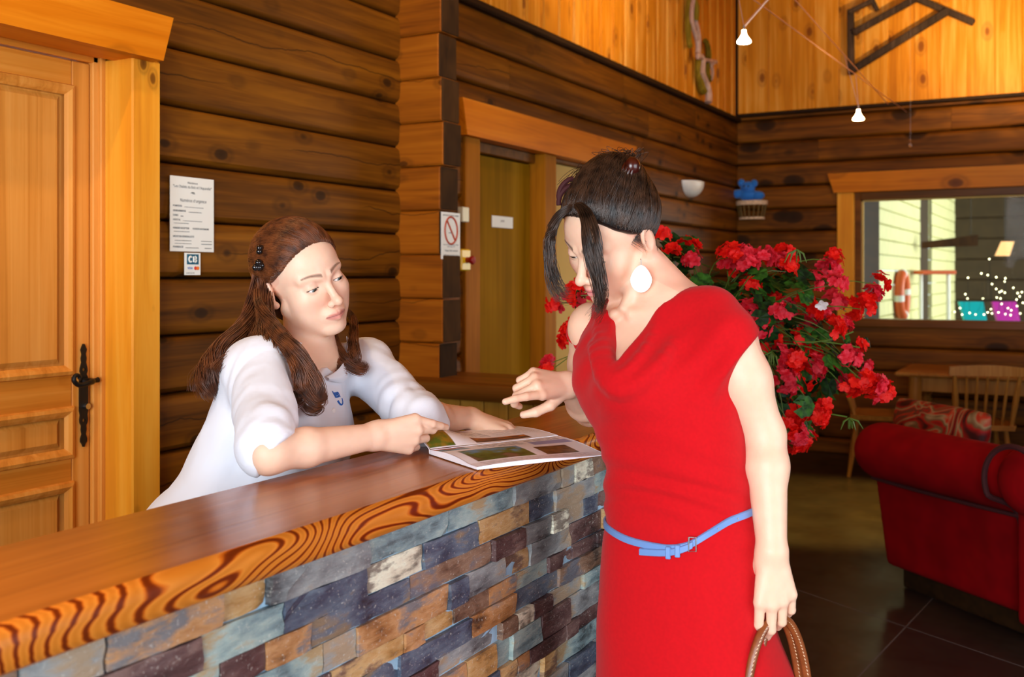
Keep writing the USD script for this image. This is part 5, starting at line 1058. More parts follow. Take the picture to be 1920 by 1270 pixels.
for pts in [[(628, 610, 2.20), (628, 640, 2.17), (640, 665, 2.15), (655, 685, 2.14), (675, 692, 2.15), (682, 680, 2.16)], [(622, 625, 2.19), (625, 660, 2.15), (640, 690, 2.13), (652, 694, 2.13)], [(652, 585, 2.26), (664, 610, 2.22), (662, 645, 2.18), (668, 680, 2.16), (680, 690, 2.17)]]: L1 += lock(rh, [R3(*p) for p in pts], 110, .008, .010, .006, 20)
for pts in [[(488, 500, 2.10), (478, 560, 2.08), (455, 610, 2.05), (415, 650, 2.02), (388, 690, 2.0), (378, 735, 1.99)], [(492, 520, 2.12), (480, 580, 2.08), (440, 630, 2.03), (405, 665, 2.0), (392, 715, 1.98), (388, 745, 1.98)], [(495, 540, 2.1), (490, 600, 2.06), (470, 650, 2.02), (430, 680, 1.98), (410, 700, 1.96)], [(496, 520, 2.08), (498, 590, 2.04), (505, 640, 1.99), (520, 690, 1.96)]]: L1 += lock(rh, [R3(*p) for p in pts], 240, .014, .020, .010, 20)
strands("hair_locks", L1, 0.0006, "hair_auburn", hair1)
ck = [ell(R3(487, 465, 2.05) + rh.normal(0, .004, 3), (.0065, .0065, .006), 2) for _ in range(4)] + [ell(R3(480, 497, 2.05) + rh.normal(0, .005, 3), (.008, .007, .007), 2) for _ in range(5)]
obj("hair_clip", join(ck), "clip_black", hair1, smooth=True, label="shiny black hair clip")
# ------------------------------------------------------------------ the woman in red before the counter
r2 = np.random.default_rng(34)
w2 = thing("person", "woman in sleeveless red dress with pinned-up dark hair pointing at the magazine, bag in hand", "person", R3(1300, 1270, 1.84) * V(1, 1, 0))
H2 = Head(R3(1145, 443, 1.93), None, vw(-.69, -.532, .49), vw(-.304, .828, .471), 1.0, look_down=0.95, gaze=(0, 1, -0.6), nose=1.0)
W, Nn = vw(.80, 0, .60), vw(-.60, 0, .80)            # her left along the shoulders; out of her chest
sL, eL, wL = R3(1362, 628, 1.80), R3(1434, 815, 1.80), R3(1447, 1030, 1.74)
sR, eR, wR = R3(1112, 612, 2.02), R3(1106, 768, 2.20), R3(1066, 722, 2.0)
nb2, neck2 = R3(1262, 556, 1.90), H2.world(V(0, -.030, -.055))
O2 = R3(1283, 1000, 1.86)
hR2 = hand_bones(wR, vw(-.66, .07, .56), vw(-.15, -.50, .75), [(6, 10, 6), (50, 66, 40), (58, 70, 40), (62, 70, 40)], spread=(2, 0, -3, -5), thumb=(0.45, 0.5, 35, 30), side=1, scale=0.95)
hL2 = hand_bones(wL, vw(.04, -.97, .06), vw(-.96, 0, .12), [(14, 40, 36), (14, 40, 36), (20, 40, 30), (22, 38, 26)], spread=(1, 0, -3, -6), thumb=(0.3, 0.9, 30, 25), side=-1, scale=0.98)
# cross sections of the dress: pixel row, centre column, depth, half width along W, half depth along Nn
ROWS = [(1800, 1330, 1.86, .215, .165), (1560, 1322, 1.86, .205, .16), (1270, 1302, 1.86, .178, .145), (1150, 1283, 1.86, .158, .128), (1060, 1282, 1.86, .150, .120), (1000, 1282, 1.86, .146, .112), (940, 1276, 1.86, .140, .104), (880, 1270, 1.86, .134, .098), (820, 1256, 1.865, .138, .100), (750, 1240, 1.88, .150, .104), (690, 1232, 1.885, .158, .100), (640, 1236, 1.895, .150, .088), (590, 1246, 1.90, .110, .066), (556, 1256, 1.90, .065, .055)]
tt, cw, cn, ha, hb = [], [], [], [], []
for py, px, z, a, b in ROWS:
    q = R3(px, py, z) - O2; tt.append(q @ UP); cw.append(q @ W); cn.append(q @ Nn); ha.append(a); hb.append(b)
tt, cw, cn, ha, hb = map(np.array, (tt, cw, cn, ha, hb))
def trunk2(p, g=0.0):
    d = loft(p, O2, W, Nn, UP, tt, cw, cn, ha + g, hb + g, 2.15)
    for c_, r_ in ((R3(1196, 722, 1.83), (.070, .074, .066)), (R3(1152, 712, 1.925), (.062, .062, .062))):
        d = smin(d, elp(p, c_, np.array(r_) + g), .045)
    return d
def skin2(p):
    d = H2.field(p); d = smin(d, cone(p, neck2, nb2 - UP * .02, .047, .056), .022)
    up = trunk2(p, -.013); up = smax(up, O2[2] + .05 - p[:, 2], .01); d = smin(d, up, .04)
    d = smin(d, cone(p, nb2 - UP * .045, sL - UP * .01, .048, .050), .035); d = smin(d, cone(p, nb2 - UP * .045, sR - UP * .01, .048, .046), .035)
    # sternomastoid and collar bones
    pit = R3(1168, 590, 1.888); d = smin(d, cone(p, H2.world(V(-.062, -.02, -.05)), pit + UP * .012, .012, .008), .018)
    d = smin(d, cone(p, pit + W * .02, nb2 * .35 + sL * .65 + Nn * .020 + UP * .012, .008, .009), .018); d = smin(d, cone(p, pit - W * .02, nb2 * .35 + sR * .65 + Nn * .020 + UP * .012, .008, .009), .018)
    for sh, el, wr, H, k in ((sL, eL, wL, hL2, 0), (sR, eR, wR, hR2, 1)):
        mid = el * .72 + wr * .28; a = smin(cone(p, sh, sh * .55 + el * .45, .0485, .0455), cone(p, sh * .55 + el * .45, el, .0455, .0330), .02)
        b = smin(cone(p, el, mid, .0325, .0350), cone(p, mid, wr, .0350, .0250), .02); e = smin(a, b, .02); e = smin(e, hand_field(p, H), .014); d = smin(d, e, .012)
    return d
lo = np.r_[np.min([hR2[3][0][0], sL, wL], 0)[:2] - .14, hL2[3][1][0][2] - .06]; hi = np.r_[np.max([eR, wR, sL], 0)[:2] + .16, H2.o[2] + .17]
m = surface(skin2, lo, hi, 0.0022)
FLESH2 = np.array(lin(240, 196, 168))
c = H2.paint(m.vertices, FLESH2, lin(206, 112, 118), lin(40, 26, 20), lin(232, 150, 130), lash=lin(20, 14, 12)); c = np.clip(c * (1 + wob(m.vertices, (60, 60, 60), .10, 3)[:, None]), 0, 1)
knuck = np.zeros(len(c))
for H in (hR2, hL2):
    for k in range(4):
        for j in (0, 1, 2): knuck += np.exp(-((m.vertices - H[0][3 * k + j][0]) ** 2).sum(1) / .00009)
    for tp in H[3]: knuck += 0.8 * np.exp(-((m.vertices - tp[0]) ** 2).sum(1) / .00008)
c = c * (1 - 0.30 * np.clip(knuck, 0, 1)[:, None]) + np.array(lin(228, 146, 124)) * 0.30 * np.clip(knuck, 0, 1)[:, None]
obj("body", m, "skin", w2, color=c, label="fair skinned head, neck, chest, arms and hands")
H2.eyes(w2, lin(70, 50, 36)); nails(hR2, w2); nails(hL2, w2)
# dress
armL = (eL - sL) / np.linalg.norm(eL - sL); armR = (eR - sR) / np.linalg.norm(eR - sR)
NECKV = [R3(1128, 556, 1.95), R3(1302, 498, 1.87), R3(1215, 500, 1.9), R3(1152, 690, 1.80)]
def xy2(p): return np.stack([(p - O2) @ W, (p - O2) @ UP], -1)
vt = [xy2(R3(1290, 505, 1.87)), xy2(R3(1133, 545, 1.97)), xy2(R3(1150, 700, 1.80))]
tri2 = np.array(vt) + np.array([[.004, .05], [-.01, .05], [0, -.002]])
def dress2(p):
    d = trunk2(p, .004)
    q = np.stack([(p - O2) @ W, (p - O2) @ Nn, (p - O2) @ UP], 1)
    capL = cone(p, nb2 * .45 + sL * .55 - UP * .004, sL + armL * .09, .046, .058); capL = smin(capL, cone(p, sL - UP * .004, sL + armL * .16, .0560, .0600), .02); capL = smax(capL, (p - R3(1386, 662, 1.80)) @ (vw(.70, -.70, .14)), .004)
    capR = cone(p, nb2 * .45 + sR * .55 + UP * .006, sR + armR * .04, .050, .058); capR = smax(capR, (p - (sR + armR * .02)) @ armR, .004)
    d = smin(smin(d, capL, .04), capR, .04)
    d = smin(d, cone(p, nb2 * .55 + sL * .45 + UP * .004, R3(1340, 582, 1.83), .036, .040), .03)
    # soft cloth: crosswise creases over the waist, slanting drape over the bust, long soft folds in the skirt
    u = q[:, 2]; fr = np.clip(q[:, 1] * 10 + .5, 0, 1)
    wst = np.exp(-((u - .115) / .075) ** 2); d = d + .0050 * wst * fr * np.sin((u + .22 * q[:, 0] ** 2 * 8 + .10 * q[:, 0]) * 150 + 4 * meshkit.noise(q * V(7, 7, 16), 4)) * meshkit.noise(q * V(6, 6, 12), 9)
    bst = np.exp(-((u - .30) / .07) ** 2); d = d + .0050 * bst * fr * np.sin((u * .8 - q[:, 0] * .9) * 105 + 4 * meshkit.noise(q * 8, 6)) * meshkit.noise(q * 7, 2)
    d = d + .004 * (meshkit.fbm(q * V(8, 8, 3.5), 3, 2) - .5) * 2 * np.clip(.1 - u, 0, .12) * 8
    cin = np.exp(-((u - belt_u(q[:, 0], q[:, 1])) / .016) ** 2); d = d + .0035 * cin
    v = wedge(p, tri2, W, UP, Nn, O2, 0.0, R3(1262, 556, 1.90) - Nn * .03); d = smax(d, -v, .010)
    hole = cone(p, nb2 - UP * .03, neck2 + (neck2 - nb2) * .4, .064, .070); d = smax(d, -hole, .010)
    # the cowl: a rolled fold hanging below the open neck
    return d
from scipy.interpolate import PchipInterpolator
BU = PchipInterpolator([-.20, -.12, -.05, .03, .075, .11, .14, .20], [.02, .008, .001, .0, .008, .033, .056, .075])
def belt_u(w, n): return BU(np.clip(w, -.2, .2))
snp = lambda px, py: snap(lambda p: trunk2(p, .004), R3(px, py, 1.84), -FWD, .22, 200)
cowl_a = spline([snp(1136, 600) + UP * .035, snp(1129, 612), snp(1131, 660), snp(1152, 702), snp(1188, 668), snp(1226, 612), snp(1250, 574)], 22)
cowl_b = spline([snp(1112, 650), snp(1124, 695), snp(1154, 722), snp(1198, 700), snp(1250, 640)], 16)
def dress2c(p):
    d = dress2(p); a = cowl_a; e = None
    for k in range(21):
        r = .0035 + .012 * math.exp(-((k - 9.5) / 5.5) ** 2); x = cone(p, a[k] - Nn * .004, a[k + 1] - Nn * .004, r, r); e = x if e is None else smin(e, x, .006)
    d = smin(d, e, .010)
    b = cowl_b
    e = None
    for k in range(15):
        r = .004 + .013 * math.sin(math.pi * (k + .5) / 15); x = cone(p, b[k] - Nn * .004, b[k + 1] - Nn * .004, r, r); e = x if e is None else smin(e, x, .006)
    d = smin(d, e, .012)
    return d
lo = np.r_[O2[:2] - .34, .50]; hi = np.r_[O2[:2] + .34, nb2[2] + .10]
dm = surface(dress2c, lo, hi, 0.0040)
dress = obj("dress", dm, "red_knit", w2, smooth=True, label="red knit dress with a draped cowl neck and cap sleeves")
# belt: a narrow strap lying round the hips, with its free end, loops and holes
def ray_out(f, c0, dirn, far=.30):
    lo_, hi_ = 0.0, far
    for s in np.linspace(far, 0, 60):
        if f((c0 + dirn * s)[None])[0] < 0: lo_, hi_ = s, s + far / 59; break
    for _ in range(9):
        md = (lo_ + hi_) / 2; lo_, hi_ = (md, hi_) if f((c0 + dirn * md)[None])[0] < 0 else (lo_, md)
    return c0 + dirn * lo_
def ring_pt(th):
    c0 = O2 + cw[5] * W + cn[5] * Nn; dr = math.cos(th) * W + math.sin(th) * Nn; q = dr * .15; u = belt_u(np.array([q @ W]), 0)[0]
    p = ray_out(dress2, c0 + UP * u, dr); return p + dr * .0034, dr
ths = np.linspace(0, 2 * np.pi, 97)[:-1]; RP = [ring_pt(t) for t in ths]
from scipy.ndimage import gaussian_filter1d
RP = list(zip(gaussian_filter1d(np.array([p for p, _ in RP]), 1.2, axis=0, mode='wrap'), [d for _, d in RP]))
HB = .0066
def strap(pts, drs, hb, lift=0.0):
    P = np.stack([np.stack([p - UP * hb + d * lift, p - UP * hb * .8 + d * (.0022 + lift), p + UP * hb * .8 + d * (.0022 + lift), p + UP * hb + d * lift]) for p, d in zip(pts, drs)]); return P
P = strap([p for p, _ in RP], [d for _, d in RP], HB); P = np.vstack([P, P[:1]])
belt = thing("belt", "narrow shiny light blue leather belt round the red dress", "belt", O2) if False else None
bl_ = obj("belt", thick(P, P - np.stack([np.tile(d * .0018, (4, 1)) for _, d in RP + RP[:1]])), "belt_blue", w2, smooth=50, label="narrow light blue leather belt")
k0 = int(np.argmin([np.linalg.norm((p - R3(1300, 1018, 1.74))[:3]) for p, _ in RP]))
idx = [(k0 + j) % 96 for j in range(0, 13)]
endp = [RP[i][0] + RP[i][1] * .0035 - UP * (.001 + .0010 * j) for j, i in enumerate(idx)]; P = strap(endp, [RP[i][1] for i in idx], HB * .95)
obj("belt_end", thick(P, P - np.stack([np.tile(RP[i][1] * .0018, (4, 1)) for i in idx])), "belt_blue", bl_, smooth=50)
for j in (3, 5):
    i = idx[j]; p, d = endp[j], RP[i][1]; t = np.cross(UP, d)
    obj("belt_loop", rbox(p + d * .0022, (.009, .0045, HB * 2 + .008), np.stack([t, d, UP]), .0015), "belt_blue", bl_)
p, d = RP[k0]; t = np.cross(UP, d); obj("buckle", join(tube([p + d * .004 - t * .006 + UP * .012, p + d * .004 + t * .006 + UP * .012, p + d * .004 + t * .006 - UP * .012, p + d * .004 - t * .006 - UP * .012, p + d * .004 - t * .006 + UP * .012], .0013, 6)), "steel", bl_)
for j in (5, 9): p, d = RP[(k0 - j) % 96]; e_ = trimesh.creation.cylinder(.0014, .0012, sections=10); e_.apply_transform(trimesh.geometry.align_vectors([0, 0, 1], d)); e_.apply_translation(p + d * .0024); obj("belt_hole", e_, "steel", bl_)
# legs and shoes below the hem
def legs2(p):
    b = O2 * V(1, 1, 0) + (R3(1300, 1270, 1.86) - O2) * V(1, 1, 0); d = None
    for s in (-1, 1):
        x = smin(cone(p, b + W * s * .075 + UP * .60, b + W * s * .075 + UP * .42, .075, .056), smin(cone(p, b + W * s * .075 + UP * .42, b + W * s * .075 + UP * .28 - Nn * .012, .054, .055), cone(p, b + W * s * .075 + UP * .28 - Nn * .012, b + W * s * .07 + UP * .10 - Nn * .02, .055, .034), .03), .03); d = x if d is None else smin(d, x, .01)
    return d
b2 = R3(1300, 1270, 1.86) * V(1, 1, 0)
lm = surface(legs2, np.r_[b2[:2] - .3, .04], np.r_[b2[:2] + .3, .70], .010); obj("legs", lm, "skin", w2, color=np.tile(FLESH2, (len(lm.vertices), 1)))
for s in (-1, 1):
    f0 = b2 + W * s * .07 - Nn * .02
    sh = lambda p: smax(smin(smin(cone(p, f0 + UP * .075, f0 + Nn * .16 + UP * .026, .036, .026), cone(p, f0 + UP * .10, f0 + UP * .05, .036, .034), .03), cone(p, f0 - Nn * .02 + UP * .05, f0 - Nn * .02, .022, .014), .01), -(p[:, 2] - .002), .004)
    obj("shoe", surface(sh, np.r_[f0[:2] - .25, 0], np.r_[f0[:2] + .25, .17], .008), "clip_black", w2, smooth=True)
# earring
ec = R3(1202, 523, 1.86); nE = vw(-.10, 0, .99); xE = np.cross(UP, nE)
t_ = np.linspace(0, 2 * np.pi, 40); rx = .0195 * np.sin(t_ / 2) ** 0.0
out = np.stack([.0195 * np.sin(t_) * (1 - .30 * (np.cos(t_) > 0) * np.cos(t_)), .0245 * np.cos(t_) + .0], 1)
em = trimesh.creation.extrude_polygon(sg.Polygon(out).buffer(0), .003, engine="earcut"); ev = np.array(em.vertices)
er = obj("earring", trimesh.Trimesh(ec + ev[:, :1] * xE + ev[:, 1:2] * UP + ev[:, 2:] * nE, em.faces, process=False), "pearl_white", w2, smooth=False, label="large white teardrop earring")
obj("hook", tube([ec + UP * .024, ec + UP * .034 + nE * .001, R3(1201, 486, 1.865)], .0009, 6), "steel", er)
# hair: pinned-up shell, strands swept up to the claw, loose fringe
def cap2(p):
    q = H2.local(p); d = elp(q, V(0, -.014, .038), (.0835, .098, .092)); d = smin(d, elp(q, V(0, -.045, .100), (.052, .050, .040)), .03)
    front = q[:, 1] - np.interp(q[:, 2], [-.12, -.06, -.02, .008, .024, .046, .070, .092, .12], [-.075, -.060, -.045, -.022, .014, .040, .058, .074, .086])
    return smax(d, front, .008)
hm = surface(cap2, H2.o - .19, H2.o + .19, .0035)
hair2 = obj("hair", hm, "scalp_dark", w2, smooth=True, label="dark brown hair twisted up with a claw and a loose fringe")
bun = H2.local(R3(1170, 318, 1.95)); n_ = 2200; a = r2.uniform(0, 1, n_); s_ = r2.choice([-1, 1], n_); kn = [0, .2, .4, .6, .8, 1]
st_ = np.stack([s_ * np.interp(a, kn, [.004, .040, .066, .076, .074, .045]), np.interp(a, kn, [.078, .062, .028, -.020, -.060, -.10]), np.interp(a, kn, [.098, .084, .052, .012, -.045, -.06])], 1) + r2.normal(0, .003, (n_, 3))
S2 = comb(H2, cap2, st_, bun * V(1, 1, .9) + r2.normal(0, .012, (n_, 3)), r2.uniform(0, .004, n_), 15)
strands("hair_strands", S2, .0005, "hair_dark", hair2)
LL = []
for pts, n_, r0, r1 in (([(1078, 388, 1.86), (1050, 402, 1.86), (1034, 430, 1.87), (1029, 465, 1.87), (1032, 500, 1.87), (1042, 535, 1.865), (1056, 560, 1.86)], 60, .006, .016), ([(1074, 388, 1.86), (1046, 410, 1.875), (1034, 440, 1.885), (1030, 480, 1.89), (1036, 520, 1.885), (1050, 548, 1.88), (1072, 552, 1.87)], 50, .006, .016),
                        ([(1080, 385, 1.84), (1093, 405, 1.815), (1100, 440, 1.80), (1106, 480, 1.795), (1116, 520, 1.80), (1124, 552, 1.81), (1120, 585, 1.82)], 90, .006, .011), ([(1084, 384, 1.84), (1106, 404, 1.81), (1117, 440, 1.795), (1122, 480, 1.79), (1128, 520, 1.795), (1131, 548, 1.80), (1126, 572, 1.81)], 95, .006, .011), ([(1082, 385, 1.84), (1098, 420, 1.805), (1103, 470, 1.795), (1112, 510, 1.795), (1124, 560, 1.81), (1112, 600, 1.83)], 50, .006, .014)):
    LL += lock(r2, [R3(*p) for p in pts], n_, r0, r1, .004, 20)
strands("fringe", LL, .0004, "hair_dark", hair2)
TW = []
for _ in range(70):
    a = R3(1168 + r2.normal(0, 4), 312, 1.95 + r2.normal(0, .01)); b = R3(1168 + r2.normal(0, 22), 286 + r2.normal(0, 5), 1.95 + r2.normal(0, .03)); c_ = R3(1188 + r2.normal(0, 10), 300 + r2.normal(0, 10), 1.95 + r2.normal(0, .02)); TW.append(spline([a, b, c_], 12))
for _ in range(26):
    a = R3(1216 + r2.normal(0, 4), 440 + r2.normal(0, 20), 1.93); TW.append(spline([a, a + vw(.006, -.03, .01), a + vw(.004 + r2.normal(0, .006), -.06 - r2.random() * .03, .02)], 10))
for _ in range(40):
    a = R3(1080 + r2.normal(0, 16), 350 + r2.normal(0, 8), 1.9); b = R3(1125 + r2.normal(0, 12), 312 + r2.normal(0, 6), 1.92); TW.append(spline([a, (a + b) / 2 + UP * .012, b], 10))
for _ in range(60):
    a = R3(1172 + r2.normal(0, 12), 436 + r2.normal(0, 6), 1.875); b = R3(1206 + r2.normal(0, 4), 455 + r2.normal(0, 8), 1.868); TW.append(spline([R3(1120 + r2.normal(0, 10), 420 + r2.normal(0, 8), 1.86), a, b], 12))
strands("loose_wisps", TW, .0004, "hair_dark", hair2)
tw = ell(R3(1160, 315, 1.95), (.040, .034, .028), 3); obj("hair_twist", tw, "scalp_dark", hair2, smooth=True)
cl = []
cpos = snap(cap2, R3(1178, 319, 1.93), -FWD, .2, 200) - FWD * .004
obj("hair_claw", join(ell(cpos, (.017, .014, .017), 3), *[tube(spline([cpos + vw(-.012 + .006 * k, .006, .0), cpos + vw(-.02 + .006 * k, -.008, .012), cpos + vw(-.022 + .006 * k, -.026, .008)], 8), .003, 6) for k in range(4)]), "tortoise", hair2, smooth=True, label="shiny tortoiseshell hair claw")
hsl = [snap(cap2, R3(px, py, 1.90), -FWD, .2, 200) for px, py in ((1048, 385), (1050, 368), (1060, 354), (1074, 347))]
for o_ in (0, .012): obj("hair_slide", tube(spline([q + UP * o_ for q in hsl], 10), .005, 8), "sofa_piping", hair2)
# the bag in her hand: two round stitched handles and the top of the body
bag = thing("handbag", "brown leather handbag with round stitched handles hanging from the woman's hand", "bag", R3(1452, 1420, 1.72))
hc = (hL2[3][0][0] + hL2[3][1][0]) / 2
for dz, x0, x1 in ((-.008, -.056, .064), (.014, -.040, .048)):
    z = 1.762 + dz
    pts = [R3(1452, py, z) + vw(x, y, -.75 * x + .004) for py, x, y in ((1420, x0 * 1.2, 0), (1330, x0 * 1.15, 0), (1250, x0 * .95, 0), (1190, x0 * .62, 0), (1164, x0 * .2, .002), (1164, x1 * .25, .002), (1190, x1 * .62, 0), (1250, x1 * .95, 0), (1330, x1 * 1.15, 0), (1420, x1 * 1.2, 0))]
    hd_ = obj("handle", tube(spline(pts, 50), .0078, 12), "leather_brown", bag)
    sp = spline(pts, 160); st_ = [tube([a, b], .0009, 4) for a, b in zip(sp[::2] + vw(0, 0, .0078), sp[1::2] + vw(.0012, 0, .0078))]; obj("stitching", join(st_), "wicker_pale", hd_)
bc_ = R3(1462, 1560, 1.66)
obj("bag_body", rbox(bc_, (.32, .13, .24), np.stack([vw(.95, 0, .2), vw(-.2, 0, .95), UP]), .03), "leather_brown", bag); obj("zip", rbox(bc_ + UP * .121, (.27, .014, .006), np.stack([vw(.95, 0, .2), vw(-.2, 0, .95), UP]), .002), "steel", bag)
# ------------------------------------------------------------------ red sofa, its cushion, the dining set by the window
look("cushion_cloth", {"t": ("geometry", {}), "m": ("mapping", dict(scale=(5.0, 5.0, 4.0))), "n": ("noise_texture", dict(scale=1.0, detail=1.5, distortion=2.2)), "r": ("rgb_ramp", {"ramp": [(0.34, lin(50, 6, 8)), (0.42, lin(140, 16, 12)), (0.47, lin(96, 70, 42)), (0.53, lin(140, 116, 84)), (0.57, lin(160, 40, 18)), (0.63, lin(70, 50, 34)), (0.7, lin(140, 14, 14))]}), "p": ("principled_bsdf", dict(roughness=0.6, specular_ior_level=0.2))},
     [("t.position", "m.vector"), ("m.vector", "n.vector"), ("n.fac", "r.fac"), ("r.color", "p.base_color")])
p1, p2 = on_z(1652, 1060, .10), on_z(1920, 1161, .10)
sa = (p2 - p1) / np.linalg.norm(p2 - p1); so = np.cross(UP, sa); so = so if so @ FWD < 0 else -so          # along the arm towards us; outwards
def sp_(s, o, z): return p1 * V(1, 1, 0) + sa * s + so * o + UP * z
sofa = thing("sofa", "deep red velvet sofa with fat rolled arm and dark piping at the right edge", "sofa", p1 * V(1, 1, 0))
def frame_field(fn):
    def f(p):
        q = p - p1 * V(1, 1, 0); return fn(np.stack([q @ sa, q @ so, p[:, 2]], 1))
    return f
def rbx(q, c, h, r): d = np.abs(q - c) - (np.array(h) - r); return np.linalg.norm(np.maximum(d, 0), axis=1) + np.minimum(d.max(1), 0) - r
def arm_roll(q): return smin(cone(q, V(.06, .035, .635), V(.86, .02, .635), .128, .122), cone(q, V(.10, -.06, .60), V(.86, -.06, .60), .115, .115), .05) + .004 * (meshkit.noise(q * 6, 3) - .5)
def arm_panel(q):
    lean = .055 * np.clip((q[:, 2] - .1) / .45, 0, 1); x = q.copy(); x[:, 1] -= lean; x[:, 0] -= -.02 * np.clip((q[:, 2] - .1) / .45, 0, 1)
    return rbx(x, V(.44, -.13, .345), (.44, .11, .245), .03)
def back_f(q): return smin(cone(q, V(.945, .10, .665), V(.945, -1.7, .665), .135, .135), rbx(q, V(.93, -.80, .36), (.10, .89, .26), .03), .03) + .004 * (meshkit.noise(q * 5, 7) - .5)
blo, bhi = np.min([sp_(-.2, .3, 0), sp_(1.2, .3, 0), sp_(-.2, -1.9, 0), sp_(1.2, -1.9, 0)], 0), np.max([sp_(-.2, .3, 0), sp_(1.2, .3, 1), sp_(-.2, -1.9, 1), sp_(1.2, -1.9, 1)], 0); bhi[2] = .95
near_lo, near_hi = np.min([sp_(-.2, .3, 0), sp_(1.0, .3, 0), sp_(-.2, -.4, 0), sp_(1.0, -.4, 0)], 0), np.max([sp_(-.2, .3, 0), sp_(1.0, .3, 0), sp_(-.2, -.4, 0), sp_(1.0, -.4, 0)], 0); near_hi[2] = .9
arm_ = obj("arm_panel", surface(frame_field(arm_panel), near_lo, near_hi, .014), "sofa_red", sofa, smooth=True); obj("arm_roll", surface(frame_field(arm_roll), near_lo, near_hi, .012), "sofa_red", sofa, smooth=True)
obj("back_rest", surface(frame_field(back_f), blo, bhi, .016), "sofa_red", sofa, smooth=True)
obj("seat_base", surface(frame_field(lambda q: rbx(q, V(.42, -.90, .22), (.42, .68, .12), .03)), blo, bhi, .02), "sofa_red", sofa, smooth=True)
for k in range(2): obj("seat_cushion", surface(frame_field(lambda q: rbx(q, V(.40, -.56 - .66 * k, .40), (.42, .325, .085), .05)), blo, bhi, .02), "sofa_red", sofa, smooth=True)
pp = [sp_(.945 + .137 * math.cos(t), .235, .665 + .137 * math.sin(t)) for t in np.linspace(-.35, 3.9, 40)]
pp = [sp_(.945 + .137 * math.cos(t), .215 - .0 * t, .665 + .137 * math.sin(t)) for t in np.linspace(-.3, 3.6, 36)] + [sp_(.835, .10, .55), sp_(.832, .05, .40), sp_(.832, .02, .25), sp_(.832, .02, .12)]
obj("piping", tube(spline(pp, 70), .011, 8), "sofa_piping", sofa, label="dark piping round the scroll of the sofa back")
obj("piping", tube(spline([sp_(.04, .085, .515), sp_(.3, .09, .512), sp_(.6, .085, .512), sp_(.86, .08, .515)], 30), .008, 8), "sofa_piping", sofa)
obj("plinth", surface(frame_field(lambda q: rbx(q, V(.44, -.80, .05), (.40, .72, .05), .01)), blo - V(0, 0, .01), bhi, .02), "dark_wood", sofa, smooth=30)
cc = sp_(.16, -.17, .66)
def pillow(p):
    q = p - cc; x, y, z = q @ (sa * .9 + so * -.2), q @ so, q @ UP; a = np.clip(1 - (np.abs(x) / .26) ** 2.6, 0, 1) * np.clip(1 - (np.abs(z + .04 * x) / .19) ** 2.6, 0, 1)
    return (np.abs(y + .25 * z) - .085 * np.sqrt(a + 1e-4)) * .6
cu = thing("sofa_cushion", "patterned red and beige cushion standing behind the sofa arm", "cushion", cc)
obj("cushion", surface(lambda p: smax(smax(pillow(p), np.abs((p - cc) @ UP) - .187, .02), np.abs((p - cc) @ (sa * .9 + so * -.2)) - .255, .02) + .004 * (meshkit.noise(p * 16, 4) - .5), cc - .34, cc + .34, .009), "cushion_cloth", cu, smooth=True)

# spindle-back dining chairs and the turned-leg table
def spindle(a, b, r): n = 9; t = np.linspace(0, 1, n); return tube(np.array(a)[None] * (1 - t[:, None]) + np.array(b)[None] * t[:, None], r * (0.72 + 0.45 * np.sin(np.pi * t) ** 2), 8)
def make_chair(label, loc, rot):
    t = thing("dining_chair", label, "chair", loc, "spindle-back chairs at the table", rot=rot)
    yy, xx = np.meshgrid(np.linspace(-.2, .2, 9), np.linspace(-1, 1, 11), indexing="ij"); w = .215 - .02 * (yy / .2) ** 2 - .02 * (yy > .15)
    P = np.stack([xx * w, yy, .445 - .012 * (1 - xx ** 2) * (1 - (yy / .2) ** 2)], -1); Q = P - V(0, 0, .035); Q[..., 0] *= .94
    m = thick(P, Q); m.invert() if m.volume < 0 else None; obj("seat", m, "chair_wood", t, local=True)
    for sx in (-1, 1):
        obj("leg", spindle((sx * .15, .15, .42), (sx * .19, .19, .0), .019), "chair_wood", t, local=True); obj("leg", spindle((sx * .14, -.15, .42), (sx * .18, -.21, .0), .019), "chair_wood", t, local=True)
        obj("back_post", spindle((sx * .17, -.17, .43), (sx * .20, -.27, .80), .017), "chair_wood", t, local=True); obj("stretcher", spindle((sx * .17, .17, .18), (sx * .165, -.18, .18), .011), "chair_wood", t, local=True)
    obj("stretcher", spindle((-.165, 0, .18), (.165, 0, .18), .011), "chair_wood", t, local=True)
    for k in range(5): x = -.11 + .055 * k; obj("spindle", spindle((x, -.175, .43), (x * 1.15, -.275 - .012 * (1 - (x / .11) ** 2), .79), .009), "chair_wood", t, local=True)
    xs_ = np.linspace(-.235, .235, 17); c_ = -.272 - .022 * (1 - (xs_ / .235) ** 2); hh = .035 + .018 * np.cos(xs_ / .235 * math.pi / 2)
    P = np.stack([np.stack([xs_, c_ + .011, .795 - .02 + 0 * xs_], 1), np.stack([xs_, c_ + .011, .795 + hh], 1)], 1); Q = P - V(0, .022, 0); m = thick(P, Q); m.invert() if m.volume < 0 else None
    obj("top_rail", m, "chair_wood", t, local=True, smooth=40); return t
def flo(px, d): return at(px, 516, d) * V(1, 1, 0)
ch = make_chair("pale spindle-back chair with its back to the sofa, right of the table leg", flo(1832, 6.95), -72)
ch2 = copy_of(ch, "dining_chair", "pale spindle-back chair at the left end of the table by the geraniums", "chair", flo(1650, 7.4), 190, "spindle-back chairs at the table")
tb0 = flo(1716, 7.28); tb_ = thing("dining_table", "pale wooden dining table with turned legs under the window", "table", tb0)
tx, ty = V(0, -1, 0), V(1, 0, 0)
def T(a, b, z): return tb0 + tx * a + ty * b + UP * z
obj("table_top", rbox(T(.55, .30, .735), (1.35, .80, .03), np.stack([tx, ty, UP]), .01), "chair_wood", tb_)
